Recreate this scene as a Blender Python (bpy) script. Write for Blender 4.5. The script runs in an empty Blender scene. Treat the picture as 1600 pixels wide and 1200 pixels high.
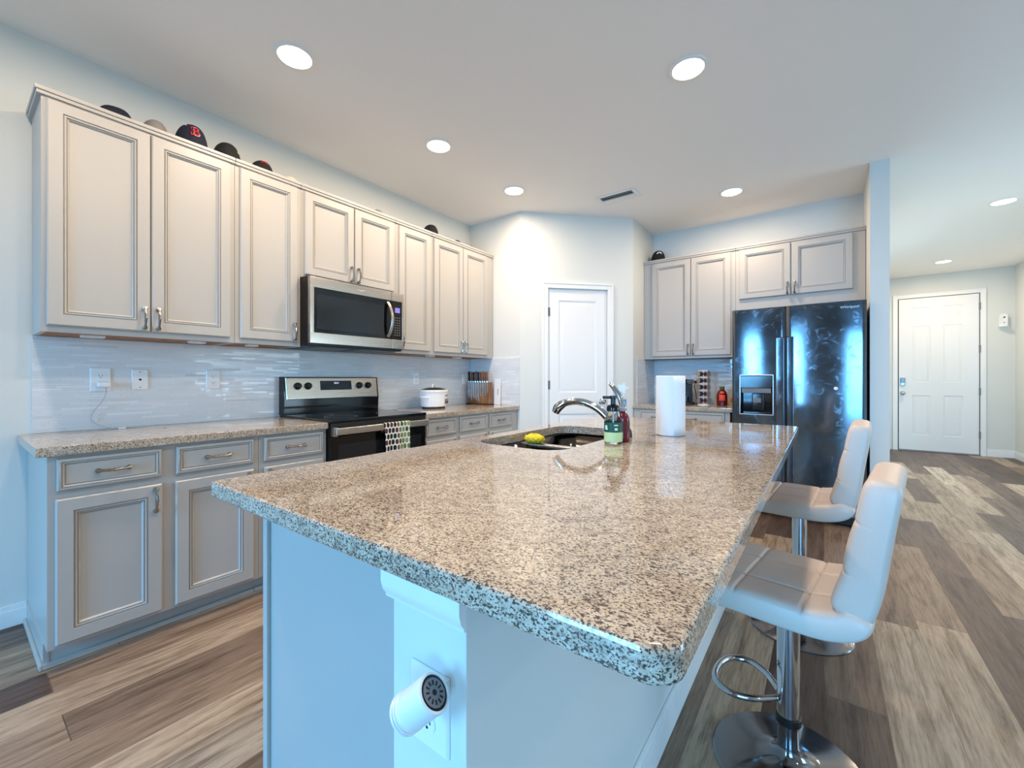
import bpy, bmesh, math, random
from mathutils import Vector, Matrix

SC = bpy.context.scene
COL = SC.collection
PI = math.pi
random.seed(7)

# ------------------------------------------------------------------ camera, world, daylight, exposure
CAM_H = 1.172
YAW = 36.506
cd = bpy.data.cameras.new('camera')
cam = bpy.data.objects.new('camera', cd)
COL.objects.link(cam)
cam.location = (0, 0, CAM_H)
cam.rotation_euler = (PI / 2, 0, math.radians(YAW))
cd.sensor_width = 36.0
cd.lens = 36.0 * 658.0 / 1600.0
cd.shift_y = -8.0 / 1600.0
cd.clip_start = 0.02
SC.camera = cam

SC.view_settings.view_transform = 'Standard'
SC.view_settings.look = 'None'
SC.view_settings.exposure = 0.28
SC.view_settings.gamma = 1.0
SC.view_settings.use_curve_mapping = False

world = bpy.data.worlds.new('sky')
SC.world = world
world.use_nodes = True
wb = world.node_tree.nodes['Background']
wb.inputs[0].default_value = (0.36, 0.66, 1.0, 1)
wb.inputs[1].default_value = 1.6

DAY = (0.15, 0.52, 1.0)
DAY_HALL = (0.62, 0.85, 1.0)
WARM = (1.0, 0.79, 0.59)
LAMP_W = 12.0


def area(name, loc, rot, sx, sy, power, color, spread=180):
    d = bpy.data.lights.new(name, 'AREA')
    d.shape = 'RECTANGLE'
    d.size = sx
    d.size_y = sy
    d.energy = power
    d.color = color
    d.spread = math.radians(spread)
    o = bpy.data.objects.new(name, d)
    COL.objects.link(o)
    o.location = loc
    o.rotation_euler = rot
    return o


# daylight entering by the glazed openings (each sits in its own window)
TILT = PI / 2 - math.radians(28)
area('daylight_patio', (-1.60, -3.36, 1.2), (TILT, 0, 0), 0.95, 2.1, 78, DAY, 112)
area('daylight_slider', (2.2, -3.36, 1.2), (TILT, 0, 0), 2.2, 2.1, 116, DAY, 112)
area('added_side_daylight', (4.06, 4.1, 1.3), (PI / 2, 0, PI / 2), 2.1, 1.6, 45, DAY_HALL)  # added out of view to brighten the ceiling and column side
area('daylight_hall', (2.19, 7.0, 1.6), (PI / 2 - math.radians(25), 0, PI / 2), 1.2, 1.5, 34, DAY_HALL, 130)

# ------------------------------------------------------------------ helpers
ROOTM = {}


class MB:
    """collects shapes; build() makes them ONE mesh object"""

    def __init__(self):
        self.bm = bmesh.new()

    def _merge(self, b):
        me = bpy.data.meshes.new('tmp')
        b.to_mesh(me)
        b.free()
        self.bm.from_mesh(me)
        bpy.data.meshes.remove(me)

    def box(self, x0, x1, y0, y1, z0, z1, bev=0.0, seg=2, M=None):
        b = bmesh.new()
        bmesh.ops.create_cube(b, size=1)
        bmesh.ops.scale(b, vec=(abs(x1 - x0), abs(y1 - y0), abs(z1 - z0)), verts=b.verts)
        bmesh.ops.translate(b, vec=((x0 + x1) / 2, (y0 + y1) / 2, (z0 + z1) / 2), verts=b.verts)
        if bev > 0:
            bmesh.ops.bevel(b, geom=b.edges[:], offset=bev, segments=seg, profile=0.5, affect='EDGES')
        if M is not None:
            bmesh.ops.transform(b, matrix=M, verts=b.verts)
        self._merge(b)
        return self

    def frame(self, O, U, V, N, w, h, prof):
        """nested rectangles: prof = [(inset, depth)] ; first ring also closes the back"""
        bm = self.bm
        O, U, V, N = Vector(O), Vector(U), Vector(V), Vector(N)
        rings = []
        for ins, d in prof:
            rings.append([bm.verts.new(O + U * a + V * b + N * d) for a, b in
                          ((ins, ins), (w - ins, ins), (w - ins, h - ins), (ins, h - ins))])
        bm.faces.new(rings[0][::-1])
        for r, s in zip(rings, rings[1:]):
            for i in range(4):
                j = (i + 1) % 4
                bm.faces.new((r[i], r[j], s[j], s[i]))
        bm.faces.new(rings[-1])
        return self

    def tube(self, pts, rads, n=10, caps=True, flat=None):
        """swept circle; flat = (scale_a, scale_b) for an oval section"""
        bm = self.bm
        pts = [Vector(p) for p in pts]
        if not isinstance(rads, (list, tuple)):
            rads = [rads] * len(pts)
        t0 = (pts[1] - pts[0]).normalized()
        up = Vector((0, 0, 1)) if abs(t0.z) < 0.9 else Vector((1, 0, 0))
        a = t0.cross(up).normalized()
        rings = []
        for i, p in enumerate(pts):
            t = (pts[min(i + 1, len(pts) - 1)] - pts[max(i - 1, 0)]).normalized()
            a = (a - t * a.dot(t)).normalized()
            b = t.cross(a)
            fa, fb = flat if flat else (1, 1)
            rings.append([bm.verts.new(p + (a * math.cos(2 * PI * k / n) * fa + b * math.sin(2 * PI * k / n) * fb) * rads[i])
                          for k in range(n)])
        for r, s in zip(rings, rings[1:]):
            for k in range(n):
                m = (k + 1) % n
                bm.faces.new((r[k], r[m], s[m], s[k]))
        if caps:
            bm.faces.new(rings[0][::-1])
            bm.faces.new(rings[-1])
        return self

    def lathe(self, prof, M=None, n=32, sx=1.0, sy=1.0):
        """prof = [(r, z)] turned around z"""
        bm = self.bm
        M = M or Matrix.Identity(4)
        rings = []
        for r, z in prof:
            if r < 1e-6:
                rings.append([bm.verts.new(M @ Vector((0, 0, z)))])
            else:
                rings.append([bm.verts.new(M @ Vector((r * sx * math.cos(2 * PI * k / n), r * sy * math.sin(2 * PI * k / n), z)))
                              for k in range(n)])
        for r, s in zip(rings, rings[1:]):
            for k in range(n):
                m = (k + 1) % n
                if len(r) == 1 and len(s) == 1:
                    continue
                if len(r) == 1:
                    bm.faces.new((r[0], s[k], s[m]))
                elif len(s) == 1:
                    bm.faces.new((r[k], r[m], s[0]))
                else:
                    bm.faces.new((r[k], r[m], s[m], s[k]))
        if len(rings[0]) > 1 and len(rings[-1]) > 1:      # a ring section closes on itself
            for k in range(n):
                m = (k + 1) % n
                bm.faces.new((rings[-1][k], rings[-1][m], rings[0][m], rings[0][k]))
        elif len(rings[0]) > 1:
            bm.faces.new(rings[0][::-1])
        return self

    def prism(self, poly, d, O=(0, 0, 0), U=(1, 0, 0), V=(0, 1, 0)):
        """polygon in (U,V) at O, extruded along U x V by d"""
        bm = self.bm
        O, U, V = Vector(O), Vector(U), Vector(V)
        N = U.cross(V)
        r = [bm.verts.new(O + U * a + V * b) for a, b in poly]
        s = [bm.verts.new(v.co + N * d) for v in r]
        bm.faces.new(r[::-1])
        bm.faces.new(s)
        for i in range(len(r)):
            j = (i + 1) % len(r)
            bm.faces.new((r[i], r[j], s[j], s[i]))
        return self

    def grid(self, fn, nu, nv):
        bm = self.bm
        g = [[bm.verts.new(fn(i / nu, j / nv)) for j in range(nv + 1)] for i in range(nu + 1)]
        for i in range(nu):
            for j in range(nv):
                bm.faces.new((g[i][j], g[i + 1][j], g[i + 1][j + 1], g[i][j + 1]))
        return g

    def sphere(self, c, r, sx=1, sy=1, sz=1, n=16):
        b = bmesh.new()
        bmesh.ops.create_uvsphere(b, u_segments=n, v_segments=max(6, n // 2), radius=r)
        bmesh.ops.scale(b, vec=(sx, sy, sz), verts=b.verts)
        bmesh.ops.translate(b, vec=c, verts=b.verts)
        self._merge(b)
        return self

    def build(self, name, mat, parent=None, world=True, origin=None, sharp=35, weld=False, wn=True):
        bm = self.bm
        if weld:
            bmesh.ops.remove_doubles(bm, verts=bm.verts, dist=1e-5)
        bmesh.ops.recalc_face_normals(bm, faces=bm.faces)
        if world and parent is not None:
            bm.transform(ROOTM[parent.name].inverted())
        if origin is not None:
            bm.transform(Matrix.Translation(Vector(origin)).inverted())
        for f in bm.faces:
            f.smooth = True
        ca = math.radians(sharp)
        for e in bm.edges:
            if len(e.link_faces) == 2 and e.calc_face_angle(0) > ca:
                e.smooth = False
        me = bpy.data.meshes.new(name)
        bm.to_mesh(me)
        bm.free()
        me.materials.append(mat)
        o = bpy.data.objects.new(name, me)
        COL.objects.link(o)
        if wn:
            o.modifiers.new('face_normals', 'WEIGHTED_NORMAL').keep_sharp = True
        if parent is not None:
            o.parent = parent
            ROOTM[o.name] = ROOTM[parent.name]
        elif origin is not None:
            o.location = origin
            ROOTM[o.name] = Matrix.Translation(Vector(origin))
        else:
            ROOTM[o.name] = Matrix.Identity(4)
        return o


def tag(o, label=None, cat=None, group=None, kind=None):
    if label:
        o['label'] = label
    if cat:
        o['category'] = cat
    if group:
        o['group'] = group
    if kind:
        o['kind'] = kind
    return o


def thing(name, label, cat, loc, rotz=0.0, group=None, kind=None):
    o = bpy.data.objects.new(name, None)
    COL.objects.link(o)
    o.empty_display_size = 0.1
    o.location = loc
    o.rotation_euler = (0, 0, rotz)
    ROOTM[o.name] = Matrix.Translation(Vector(loc)) @ Matrix.Rotation(rotz, 4, 'Z')
    return tag(o, label, cat, group, kind)


def struct(o, label=None):
    return tag(o, label, None, None, 'structure')


def dup(root, loc, rotz, label, group=None):
    r = root.copy()
    COL.objects.link(r)
    r.location = loc
    r.rotation_euler = (0, 0, rotz)
    r['label'] = label
    if group:
        r['group'] = group
    for ch in list(root.children):
        c = ch.copy()
        COL.objects.link(c)
        c.parent = r
        for g in list(ch.children):
            d = g.copy()
            COL.objects.link(d)
            d.parent = c
    return r


def text(name, s, size, mat, parent, M, extrude=0.0004):
    """lettering as a thin mesh; M places the text plane (x along, y up, z out)"""
    cu = bpy.data.curves.new('lettering', 'FONT')
    cu.body = s
    cu.size = size
    cu.align_x = 'CENTER'
    cu.align_y = 'CENTER'
    cu.extrude = extrude
    t = bpy.data.objects.new('lettering', cu)
    COL.objects.link(t)
    bpy.context.view_layer.update()
    me = bpy.data.meshes.new_from_object(t.evaluated_get(bpy.context.evaluated_depsgraph_get()))
    bpy.data.objects.remove(t)
    bpy.data.curves.remove(cu)
    me.transform(ROOTM[parent.name].inverted() @ M)
    me.materials.clear()
    me.materials.append(mat)
    me.name = name
    o = bpy.data.objects.new(name, me)
    COL.objects.link(o)
    o.parent = parent
    ROOTM[o.name] = ROOTM[parent.name]
    return o


def basis(O, X, Y, Z):
    X, Y, Z, O = Vector(X), Vector(Y), Vector(Z), Vector(O)
    return Matrix(((X.x, Y.x, Z.x, O.x), (X.y, Y.y, Z.y, O.y), (X.z, Y.z, Z.z, O.z), (0, 0, 0, 1)))


def axis_M(A, B):
    """z axis from A to B, origin A"""
    A, B = Vector(A), Vector(B)
    return Matrix.Translation(A) @ (B - A).to_track_quat('Z', 'Y').to_matrix().to_4x4()


# ------------------------------------------------------------------ materials
def s2l(c):
    return tuple(((v / 255) / 12.92 if v / 255 <= 0.04045 else ((v / 255 + 0.055) / 1.055) ** 2.4) for v in c)


def mat(name, rgb, rough=0.5, metal=0.0, spec=0.5, bump=0.0, bscale=200.0, emit=None, estr=0.0, var=0.0, trans=0.0, alpha=1.0, coat=0.0, aniso=0.0):
    m = bpy.data.materials.new(name)
    m.use_nodes = True
    nt = m.node_tree
    p = nt.nodes['Principled BSDF']
    col = (*s2l(rgb), 1)
    p.inputs['Base Color'].default_value = col
    p.inputs['Roughness'].default_value = rough
    p.inputs['Metallic'].default_value = metal
    p.inputs['Specular IOR Level'].default_value = spec
    p.inputs['Transmission Weight'].default_value = trans
    p.inputs['Alpha'].default_value = alpha
    p.inputs['Coat Weight'].default_value = coat
    p.inputs['Anisotropic'].default_value = aniso
    if emit:
        p.inputs['Emission Color'].default_value = (*s2l(emit), 1)
        p.inputs['Emission Strength'].default_value = estr
    if bump or var:
        tc = nt.nodes.new('ShaderNodeTexCoord')
        nz = nt.nodes.new('ShaderNodeTexNoise')
        nz.inputs['Scale'].default_value = bscale
        nz.inputs['Detail'].default_value = 3
        nt.links.new(tc.outputs['Object'], nz.inputs['Vector'])
        if bump:
            b = nt.nodes.new('ShaderNodeBump')
            b.inputs['Strength'].default_value = bump
            b.inputs['Distance'].default_value = 0.002
            nt.links.new(nz.outputs['Fac'], b.inputs['Height'])
            nt.links.new(b.outputs['Normal'], p.inputs['Normal'])
        if var:
            mx = nt.nodes.new('ShaderNodeMix')
            mx.data_type = 'RGBA'
            mx.inputs['A'].default_value = tuple(v * (1 - var) for v in col[:3]) + (1,)
            mx.inputs['B'].default_value = tuple(min(1, v * (1 + var)) for v in col[:3]) + (1,)
            nt.links.new(nz.outputs['Fac'], mx.inputs['Factor'])
            nt.links.new(mx.outputs['Result'], p.inputs['Base Color'])
    return m


class NT:
    """small node graph helper"""

    def __init__(self, m):
        self.nt = m.node_tree
        self.p = self.nt.nodes['Principled BSDF']

    def n(self, t, **kw):
        x = self.nt.nodes.new(t)
        for k, v in kw.items():
            if k.startswith('i_'):
                x.inputs[k[2:].replace('_', ' ')].default_value = v
            else:
                setattr(x, k, v)
        return x

    def l(self, a, b):
        self.nt.links.new(a, b)

    def math(self, op, a, b=None):
        x = self.nt.nodes.new('ShaderNodeMath')
        x.operation = op
        for i, v in enumerate((a, b)):
            if v is None:
                continue
            if isinstance(v, (int, float)):
                x.inputs[i].default_value = v
            else:
                self.l(v, x.inputs[i])
        return x.outputs[0]

    def ramp(self, fac, stops, interp='LINEAR'):
        x = self.nt.nodes.new('ShaderNodeValToRGB')
        r = x.color_ramp
        r.interpolation = interp
        while len(r.elements) < len(stops):
            r.elements.new(0.5)
        for e, (pos, c) in zip(r.elements, stops):
            e.position = pos
            e.color = (*s2l(c), 1)
        self.l(fac, x.inputs[0])
        return x.outputs[0]

    def mix(self, fac, a, b, blend='MIX'):
        x = self.nt.nodes.new('ShaderNodeMix')
        x.data_type = 'RGBA'
        x.blend_type = blend
        for k, v in (('Factor', fac), ('A', a), ('B', b)):
            if isinstance(v, (int, float)):
                x.inputs[k].default_value = v
            elif isinstance(v, tuple):
                x.inputs[k].default_value = (*s2l(v), 1)
            else:
                self.l(v, x.inputs[k])
        return x.outputs['Result']


def granite():
    m = mat('granite', (200, 185, 168), rough=0.05, spec=0.8)
    g = NT(m)
    tc = g.n('ShaderNodeTexCoord')
    mp = g.n('ShaderNodeMapping')
    mp.inputs['Rotation'].default_value = (0.0, 0.0, math.radians(-18))
    mp.inputs['Scale'].default_value = (0.68, 1.0, 1.0)
    g.l(tc.outputs['Object'], mp.inputs['Vector'])
    n1 = g.n('ShaderNodeTexNoise', i_Scale=7.0, i_Detail=4.0, i_Roughness=0.6, i_Distortion=0.6)
    n2 = g.n('ShaderNodeTexNoise', i_Scale=215.0, i_Detail=3.0, i_Roughness=0.6)
    n3 = g.n('ShaderNodeTexNoise', i_Scale=380.0, i_Detail=2.0, i_Roughness=0.5)
    n4 = g.n('ShaderNodeTexNoise', i_Scale=55.0, i_Detail=5.0, i_Roughness=0.7, i_Distortion=1.2)
    for n in (n1, n2, n3, n4):
        g.l(mp.outputs['Vector'], n.inputs['Vector'])
    base = g.ramp(n1.outputs['Fac'], [(0.30, (160, 140, 122)), (0.5, (202, 184, 161)), (0.68, (220, 205, 184))])
    mid = g.ramp(n4.outputs['Fac'], [(0.36, (126, 108, 94)), (0.50, (204, 186, 163)), (0.7, (228, 215, 197))])
    c = g.mix(0.55, base, mid)
    n6 = g.n('ShaderNodeTexNoise', i_Scale=13.0, i_Detail=4.0, i_Roughness=0.6, i_Distortion=2.2)
    g.l(mp.outputs['Vector'], n6.inputs['Vector'])
    c = g.mix(g.ramp(n6.outputs['Fac'], [(0.56, (0, 0, 0)), (0.66, (170, 170, 170))]), c, (232, 220, 204))
    c = g.mix(g.ramp(n6.outputs['Fac'], [(0.32, (150, 150, 150)), (0.42, (0, 0, 0))]), c, (150, 128, 110))
    f2 = g.ramp(n2.outputs['Fac'], [(0.40, (255, 255, 255)), (0.455, (0, 0, 0))])
    c = g.mix(f2, c, (92, 78, 70))
    f3 = g.ramp(n3.outputs['Fac'], [(0.39, (255, 255, 255)), (0.44, (0, 0, 0))])
    c = g.mix(f3, c, (70, 60, 55))
    f5 = g.ramp(n3.outputs['Fac'], [(0.60, (0, 0, 0)), (0.68, (190, 190, 190))])
    c = g.mix(f5, c, (236, 229, 219))
    g.l(c, g.p.inputs['Base Color'])
    return m


def planks():
    m = mat('vinyl_planks', (140, 120, 105), rough=0.42, spec=0.4)
    g = NT(m)
    tc = g.n('ShaderNodeTexCoord')
    sp = g.n('ShaderNodeSeparateXYZ')
    g.l(tc.outputs['Object'], sp.inputs[0])
    W, L = 0.178, 1.22
    fx = g.math('DIVIDE', sp.outputs['X'], W)
    row = g.math('FLOOR', fx)
    row = g.math('ADD', row, 37.0)
    wn = g.n('ShaderNodeTexWhiteNoise', noise_dimensions='1D')
    g.l(row, wn.inputs['W'])
    fy = g.math('ADD', g.math('DIVIDE', sp.outputs['Y'], L), g.math('MULTIPLY', wn.outputs['Value'], 7.3))
    pl = g.math('FLOOR', fy)
    cb = g.n('ShaderNodeCombineXYZ')
    g.l(row, cb.inputs[0])
    g.l(pl, cb.inputs[1])
    w2 = g.n('ShaderNodeTexWhiteNoise', noise_dimensions='2D')
    g.l(cb.outputs[0], w2.inputs['Vector'])
    tone = g.ramp(w2.outputs['Value'], [(0.0, (94, 75, 65)), (0.25, (120, 98, 84)), (0.5, (158, 134, 113)), (0.75, (188, 163, 137)), (1.0, (208, 188, 164))])
    # grain, stretched along each plank and shifted per plank
    cg = g.n('ShaderNodeCombineXYZ')
    g.l(g.math('ADD', g.math('MULTIPLY', sp.outputs['X'], 26.0), g.math('MULTIPLY', w2.outputs['Value'], 50.0)), cg.inputs[0])
    g.l(g.math('ADD', g.math('MULTIPLY', sp.outputs['Y'], 2.2), g.math('MULTIPLY', w2.outputs['Value'], 90.0)), cg.inputs[1])
    n1 = g.n('ShaderNodeTexNoise', i_Scale=1.0, i_Detail=6.0, i_Roughness=0.65, i_Distortion=0.5)
    g.l(cg.outputs[0], n1.inputs['Vector'])
    cg2 = g.n('ShaderNodeVectorMath', operation='MULTIPLY')
    cg2.inputs[1].default_value = (4.5, 3.0, 1.0)
    g.l(cg.outputs[0], cg2.inputs[0])
    n2 = g.n('ShaderNodeTexNoise', i_Scale=1.0, i_Detail=4.0, i_Roughness=0.7)
    g.l(cg2.outputs[0], n2.inputs['Vector'])
    c = g.mix(1.0, tone, g.ramp(n1.outputs['Fac'], [(0.24, (128, 118, 112)), (0.40, (196, 190, 184)), (0.52, (238, 236, 234)), (0.75, (255, 255, 255))]), 'MULTIPLY')
    c = g.mix(0.8, c, g.ramp(n2.outputs['Fac'], [(0.30, (150, 142, 136)), (0.48, (226, 223, 220)), (0.70, (255, 255, 255))]), 'MULTIPLY')
    dk = g.ramp(n1.outputs['Fac'], [(0.20, (220, 220, 220)), (0.33, (0, 0, 0))])
    c = g.mix(dk, c, (78, 62, 52))
    # joints
    ex = g.math('LESS_THAN', g.math('FRACT', fx), 0.014)
    ey = g.math('LESS_THAN', g.math('FRACT', fy), 0.003)
    c = g.mix(g.math('MULTIPLY', g.math('MAXIMUM', ex, ey), 0.5), c, (48, 40, 36))
    g.l(c, g.p.inputs['Base Color'])
    b = g.n('ShaderNodeBump')
    b.inputs['Strength'].default_value = 0.15
    b.inputs['Distance'].default_value = 0.002
    g.l(n2.outputs['Fac'], b.inputs['Height'])
    g.l(b.outputs['Normal'], g.p.inputs['Normal'])
    return m


def mosaic():
    m = mat('strip_mosaic', (190, 196, 198), rough=0.3)
    g = NT(m)
    tc = g.n('ShaderNodeTexCoord')
    sp = g.n('ShaderNodeSeparateXYZ')
    g.l(tc.outputs['Object'], sp.inputs[0])
    al = g.math('ADD', sp.outputs['X'], sp.outputs['Y'])
    fz = g.math('DIVIDE', sp.outputs['Z'], 0.0125)
    row = g.math('FLOOR', fz)
    wn = g.n('ShaderNodeTexWhiteNoise', noise_dimensions='1D')
    g.l(row, wn.inputs['W'])
    ln = g.math('ADD', 0.10, g.math('MULTIPLY', wn.outputs['Value'], 0.12))
    fa = g.math('ADD', g.math('DIVIDE', al, ln), g.math('MULTIPLY', wn.outputs['Value'], 31.7))
    cb = g.n('ShaderNodeCombineXYZ')
    g.l(row, cb.inputs[0])
    g.l(g.math('FLOOR', fa), cb.inputs[1])
    w2 = g.n('ShaderNodeTexWhiteNoise', noise_dimensions='2D')
    g.l(cb.outputs[0], w2.inputs['Vector'])
    c = g.ramp(w2.outputs['Value'], [(0.0, (206, 209, 210)), (0.1, (220, 222, 223)), (0.85, (227, 229, 229)), (1.0, (238, 239, 239))])
    j = g.math('MAXIMUM', g.math('LESS_THAN', g.math('FRACT', fz), 0.10), g.math('LESS_THAN', g.math('FRACT', fa), 0.012))
    c = g.mix(g.math('MULTIPLY', j, 0.45), c, (176, 179, 181))
    g.l(c, g.p.inputs['Base Color'])
    r = g.ramp(w2.outputs['Value'], [(0.0, (150, 150, 150)), (0.70, (120, 120, 120)), (0.78, (30, 30, 30)), (1.0, (20, 20, 20))])
    g.l(r, g.p.inputs['Roughness'])
    return m


def steel(name, rgb, rough=0.25, smudge=0.0, stretch=(1, 1, 200)):
    m = mat(name, rgb, rough=rough, metal=1.0)
    g = NT(m)
    tc = g.n('ShaderNodeTexCoord')
    mp = g.n('ShaderNodeMapping')
    mp.inputs['Scale'].default_value = stretch
    g.l(tc.outputs['Object'], mp.inputs['Vector'])
    nz = g.n('ShaderNodeTexNoise', i_Scale=6.0, i_Detail=3.0)
    g.l(mp.outputs['Vector'], nz.inputs['Vector'])
    r = g.n('ShaderNodeMapRange')
    r.inputs['To Min'].default_value = max(0.02, rough - 0.06)
    r.inputs['To Max'].default_value = rough + 0.08
    g.l(nz.outputs['Fac'], r.inputs['Value'])
    out = r.outputs[0]
    if smudge:
        n2 = g.n('ShaderNodeTexNoise', i_Scale=9.0, i_Detail=6.0, i_Roughness=0.75, i_Distortion=1.5)
        g.l(tc.outputs['Object'], n2.inputs['Vector'])
        sm = g.n('ShaderNodeMapRange')
        sm.inputs['From Min'].default_value = 0.55
        sm.inputs['From Max'].default_value = 0.75
        sm.inputs['To Max'].default_value = smudge
        g.l(n2.outputs['Fac'], sm.inputs['Value'])
        out = g.math('ADD', out, sm.outputs[0])
    g.l(out, g.p.inputs['Roughness'])
    return m


def wood(name, a, b, axis_scale=(30, 30, 2.5), rough=0.45):
    m = mat(name, a, rough=rough)
    g = NT(m)
    tc = g.n('ShaderNodeTexCoord')
    mp = g.n('ShaderNodeMapping')
    mp.inputs['Scale'].default_value = axis_scale
    g.l(tc.outputs['Object'], mp.inputs['Vector'])
    nz = g.n('ShaderNodeTexNoise', i_Scale=2.0, i_Detail=5.0, i_Distortion=0.8)
    g.l(mp.outputs['Vector'], nz.inputs['Vector'])
    g.l(g.ramp(nz.outputs['Fac'], [(0.3, b), (0.7, a)]), g.p.inputs['Base Color'])
    return m


def ovals_cloth():
    """white cloth printed with staggered rounded blocks: dark reds and blacks turning to greens"""
    m = mat('printed_cloth', (235, 236, 228), rough=0.9)
    g = NT(m)
    uv = g.n('ShaderNodeTexCoord')
    sp = g.n('ShaderNodeSeparateXYZ')
    g.l(uv.outputs['Object'], sp.inputs[0])
    CW, CH = 0.029, 0.040
    fz = g.math('DIVIDE', sp.outputs['Z'], CH)
    row = g.math('FLOOR', fz)
    fy = g.math('ADD', g.math('DIVIDE', sp.outputs['Y'], CW), g.math('MULTIPLY', g.math('MODULO', row, 2.0), 0.5))
    colm = g.math('FLOOR', fy)
    dy = g.math('ABSOLUTE', g.math('SUBTRACT', g.math('FRACT', fy), 0.5))
    dz = g.math('ABSOLUTE', g.math('SUBTRACT', g.math('FRACT', fz), 0.5))
    d = g.math('ADD', g.math('POWER', g.math('MULTIPLY', dy, 2.5), 3.0), g.math('POWER', g.math('MULTIPLY', dz, 2.4), 3.0))
    ins = g.math('LESS_THAN', d, 1.0)
    cb = g.n('ShaderNodeCombineXYZ')
    g.l(row, cb.inputs[0])
    g.l(colm, cb.inputs[1])
    wn = g.n('ShaderNodeTexWhiteNoise', noise_dimensions='2D')
    g.l(cb.outputs[0], wn.inputs['Vector'])
    dark = g.ramp(wn.outputs['Value'], [(0.0, (30, 24, 26)), (0.45, (40, 26, 26)), (0.6, (96, 40, 36)), (1.0, (28, 30, 28))], 'CONSTANT')
    green = g.ramp(wn.outputs['Value'], [(0.0, (62, 78, 40)), (0.4, (112, 130, 76)), (0.75, (140, 152, 104))], 'CONSTANT')
    side = g.math('GREATER_THAN', sp.outputs['Y'], 0.0)
    c = g.mix(side, dark, green)
    g.l(g.mix(ins, (236, 236, 226), c), g.p.inputs['Base Color'])
    return m


def pane_glass():
    m = bpy.data.materials.new('window_glass')
    m.use_nodes = True
    nt = m.node_tree
    nt.nodes.clear()
    o = nt.nodes.new('ShaderNodeOutputMaterial')
    mx = nt.nodes.new('ShaderNodeMixShader')
    t = nt.nodes.new('ShaderNodeBsdfTransparent')
    t.inputs[0].default_value = (0.93, 0.97, 0.96, 1)
    gl = nt.nodes.new('ShaderNodeBsdfGlossy')
    gl.inputs['Roughness'].default_value = 0.02
    mx.inputs[0].default_value = 0.06
    nt.links.new(t.outputs[0], mx.inputs[1])
    nt.links.new(gl.outputs[0], mx.inputs[2])
    nt.links.new(mx.outputs[0], o.inputs[0])
    return m


M = {}
M['wall'] = mat('wall_paint', (222, 223, 217), rough=0.85, bump=0.06, bscale=260)
M['ceiling'] = mat('ceiling_paint', (248, 244, 239), rough=0.95, bump=0.15, bscale=160)
M['trim'] = mat('trim_paint', (240, 240, 237), rough=0.4)
M['door'] = mat('door_paint', (238, 238, 236), rough=0.4)
M['paint'] = mat('cabinet_paint', (183, 179, 173), rough=0.38)
M['brown'] = wood('cabinet_underside', (176, 122, 72), (142, 94, 52), (3, 30, 30), 0.6)
M['granite'] = granite()
M['floor'] = planks()
M['tile'] = mosaic()
M['chrome'] = mat('chrome', (196, 197, 200), rough=0.08, metal=1.0)
M['nickel'] = mat('brushed_nickel', (172, 168, 163), rough=0.22, metal=1.0)
M['steel'] = steel('stainless_steel', (194, 180, 167), 0.26, stretch=(200, 1, 200))
M['fridge'] = steel('fridge_steel', (120, 124, 131), 0.11, smudge=0.22, stretch=(1, 1, 1))
M['sink'] = steel('sink_steel', (84, 78, 74), 0.12, stretch=(1, 1, 1))
M['black'] = mat('black_gloss', (10, 10, 11), rough=0.08)
M['blackm'] = mat('black_matte', (9, 9, 10), rough=0.42)
M['char'] = mat('charcoal_glass', (30, 30, 32), rough=0.12)
M['white'] = mat('white_plastic', (240, 240, 238), rough=0.35)
M['whitem'] = mat('white_matte', (238, 238, 238), rough=0.8, bump=0.3, bscale=150)
M['dark'] = mat('dark_slot', (22, 22, 24), rough=0.6)
M['leather'] = mat('pale_leatherette', (216, 197, 183), rough=0.42, bump=0.12, bscale=350)
M['lens'] = mat('lamp_lens', (255, 250, 240), rough=0.5, emit=(255, 240, 215), estr=9.0)
M['display'] = mat('display_glow', (200, 205, 255), rough=0.4, emit=(205, 210, 255), estr=1.6)
M['lcd'] = mat('blue_display', (110, 105, 190), rough=0.3, emit=(125, 120, 205), estr=0.5)
M['grey'] = mat('mid_grey', (120, 122, 126), rough=0.5)
M['seam_shade'] = mat('seam_shade_thread', (112, 102, 98), rough=0.8)  # dark thread that also carries the shade of the seam grooves
M['cable'] = mat('cable_grey', (176, 178, 180), rough=0.5)
M['pane'] = pane_glass()
M['logo'] = mat('logo_silver', (232, 236, 240), rough=0.25, metal=0.6)

# ------------------------------------------------------------------ the room
CEIL = 2.84
FW = 3.42     # pantry side wall plane (y)
BW = 4.93     # wall behind the fridge (y)
HW = 9.4      # entry wall plane (y)


def wallbox(name, *b):
    mb = MB()
    mb.box(*b)
    return struct(mb.build(name, M['wall']))


struct(MB().box(-3.6, 4.6, -3.9, 9.9, -0.10, 0.0).build('floor', M['floor']))
struct(MB().box(-3.6, 4.6, -3.9, 9.9, CEIL, CEIL + 0.1).build('ceiling', M['ceiling']))
wallbox('wall_left', -3.2, -3.1, -3.5, FW + 0.1, 0, CEIL)
wallbox('wall_pantry_side', -3.1, -2.43, FW, FW + 0.1, 0, CEIL)
wallbox('wall_fridge_side', -1.7, -1.6, 4.29, BW + 0.1, 0, CEIL)
wallbox('wall_back', -1.6, 0.287, BW, BW + 0.1, 0, CEIL)
wallbox('wall_column', 0.287, 0.402, 4.26, HW, 0, CEIL)
wallbox('wall_far', 0.1, 2.6, HW, HW + 0.1, 0, CEIL)
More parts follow.
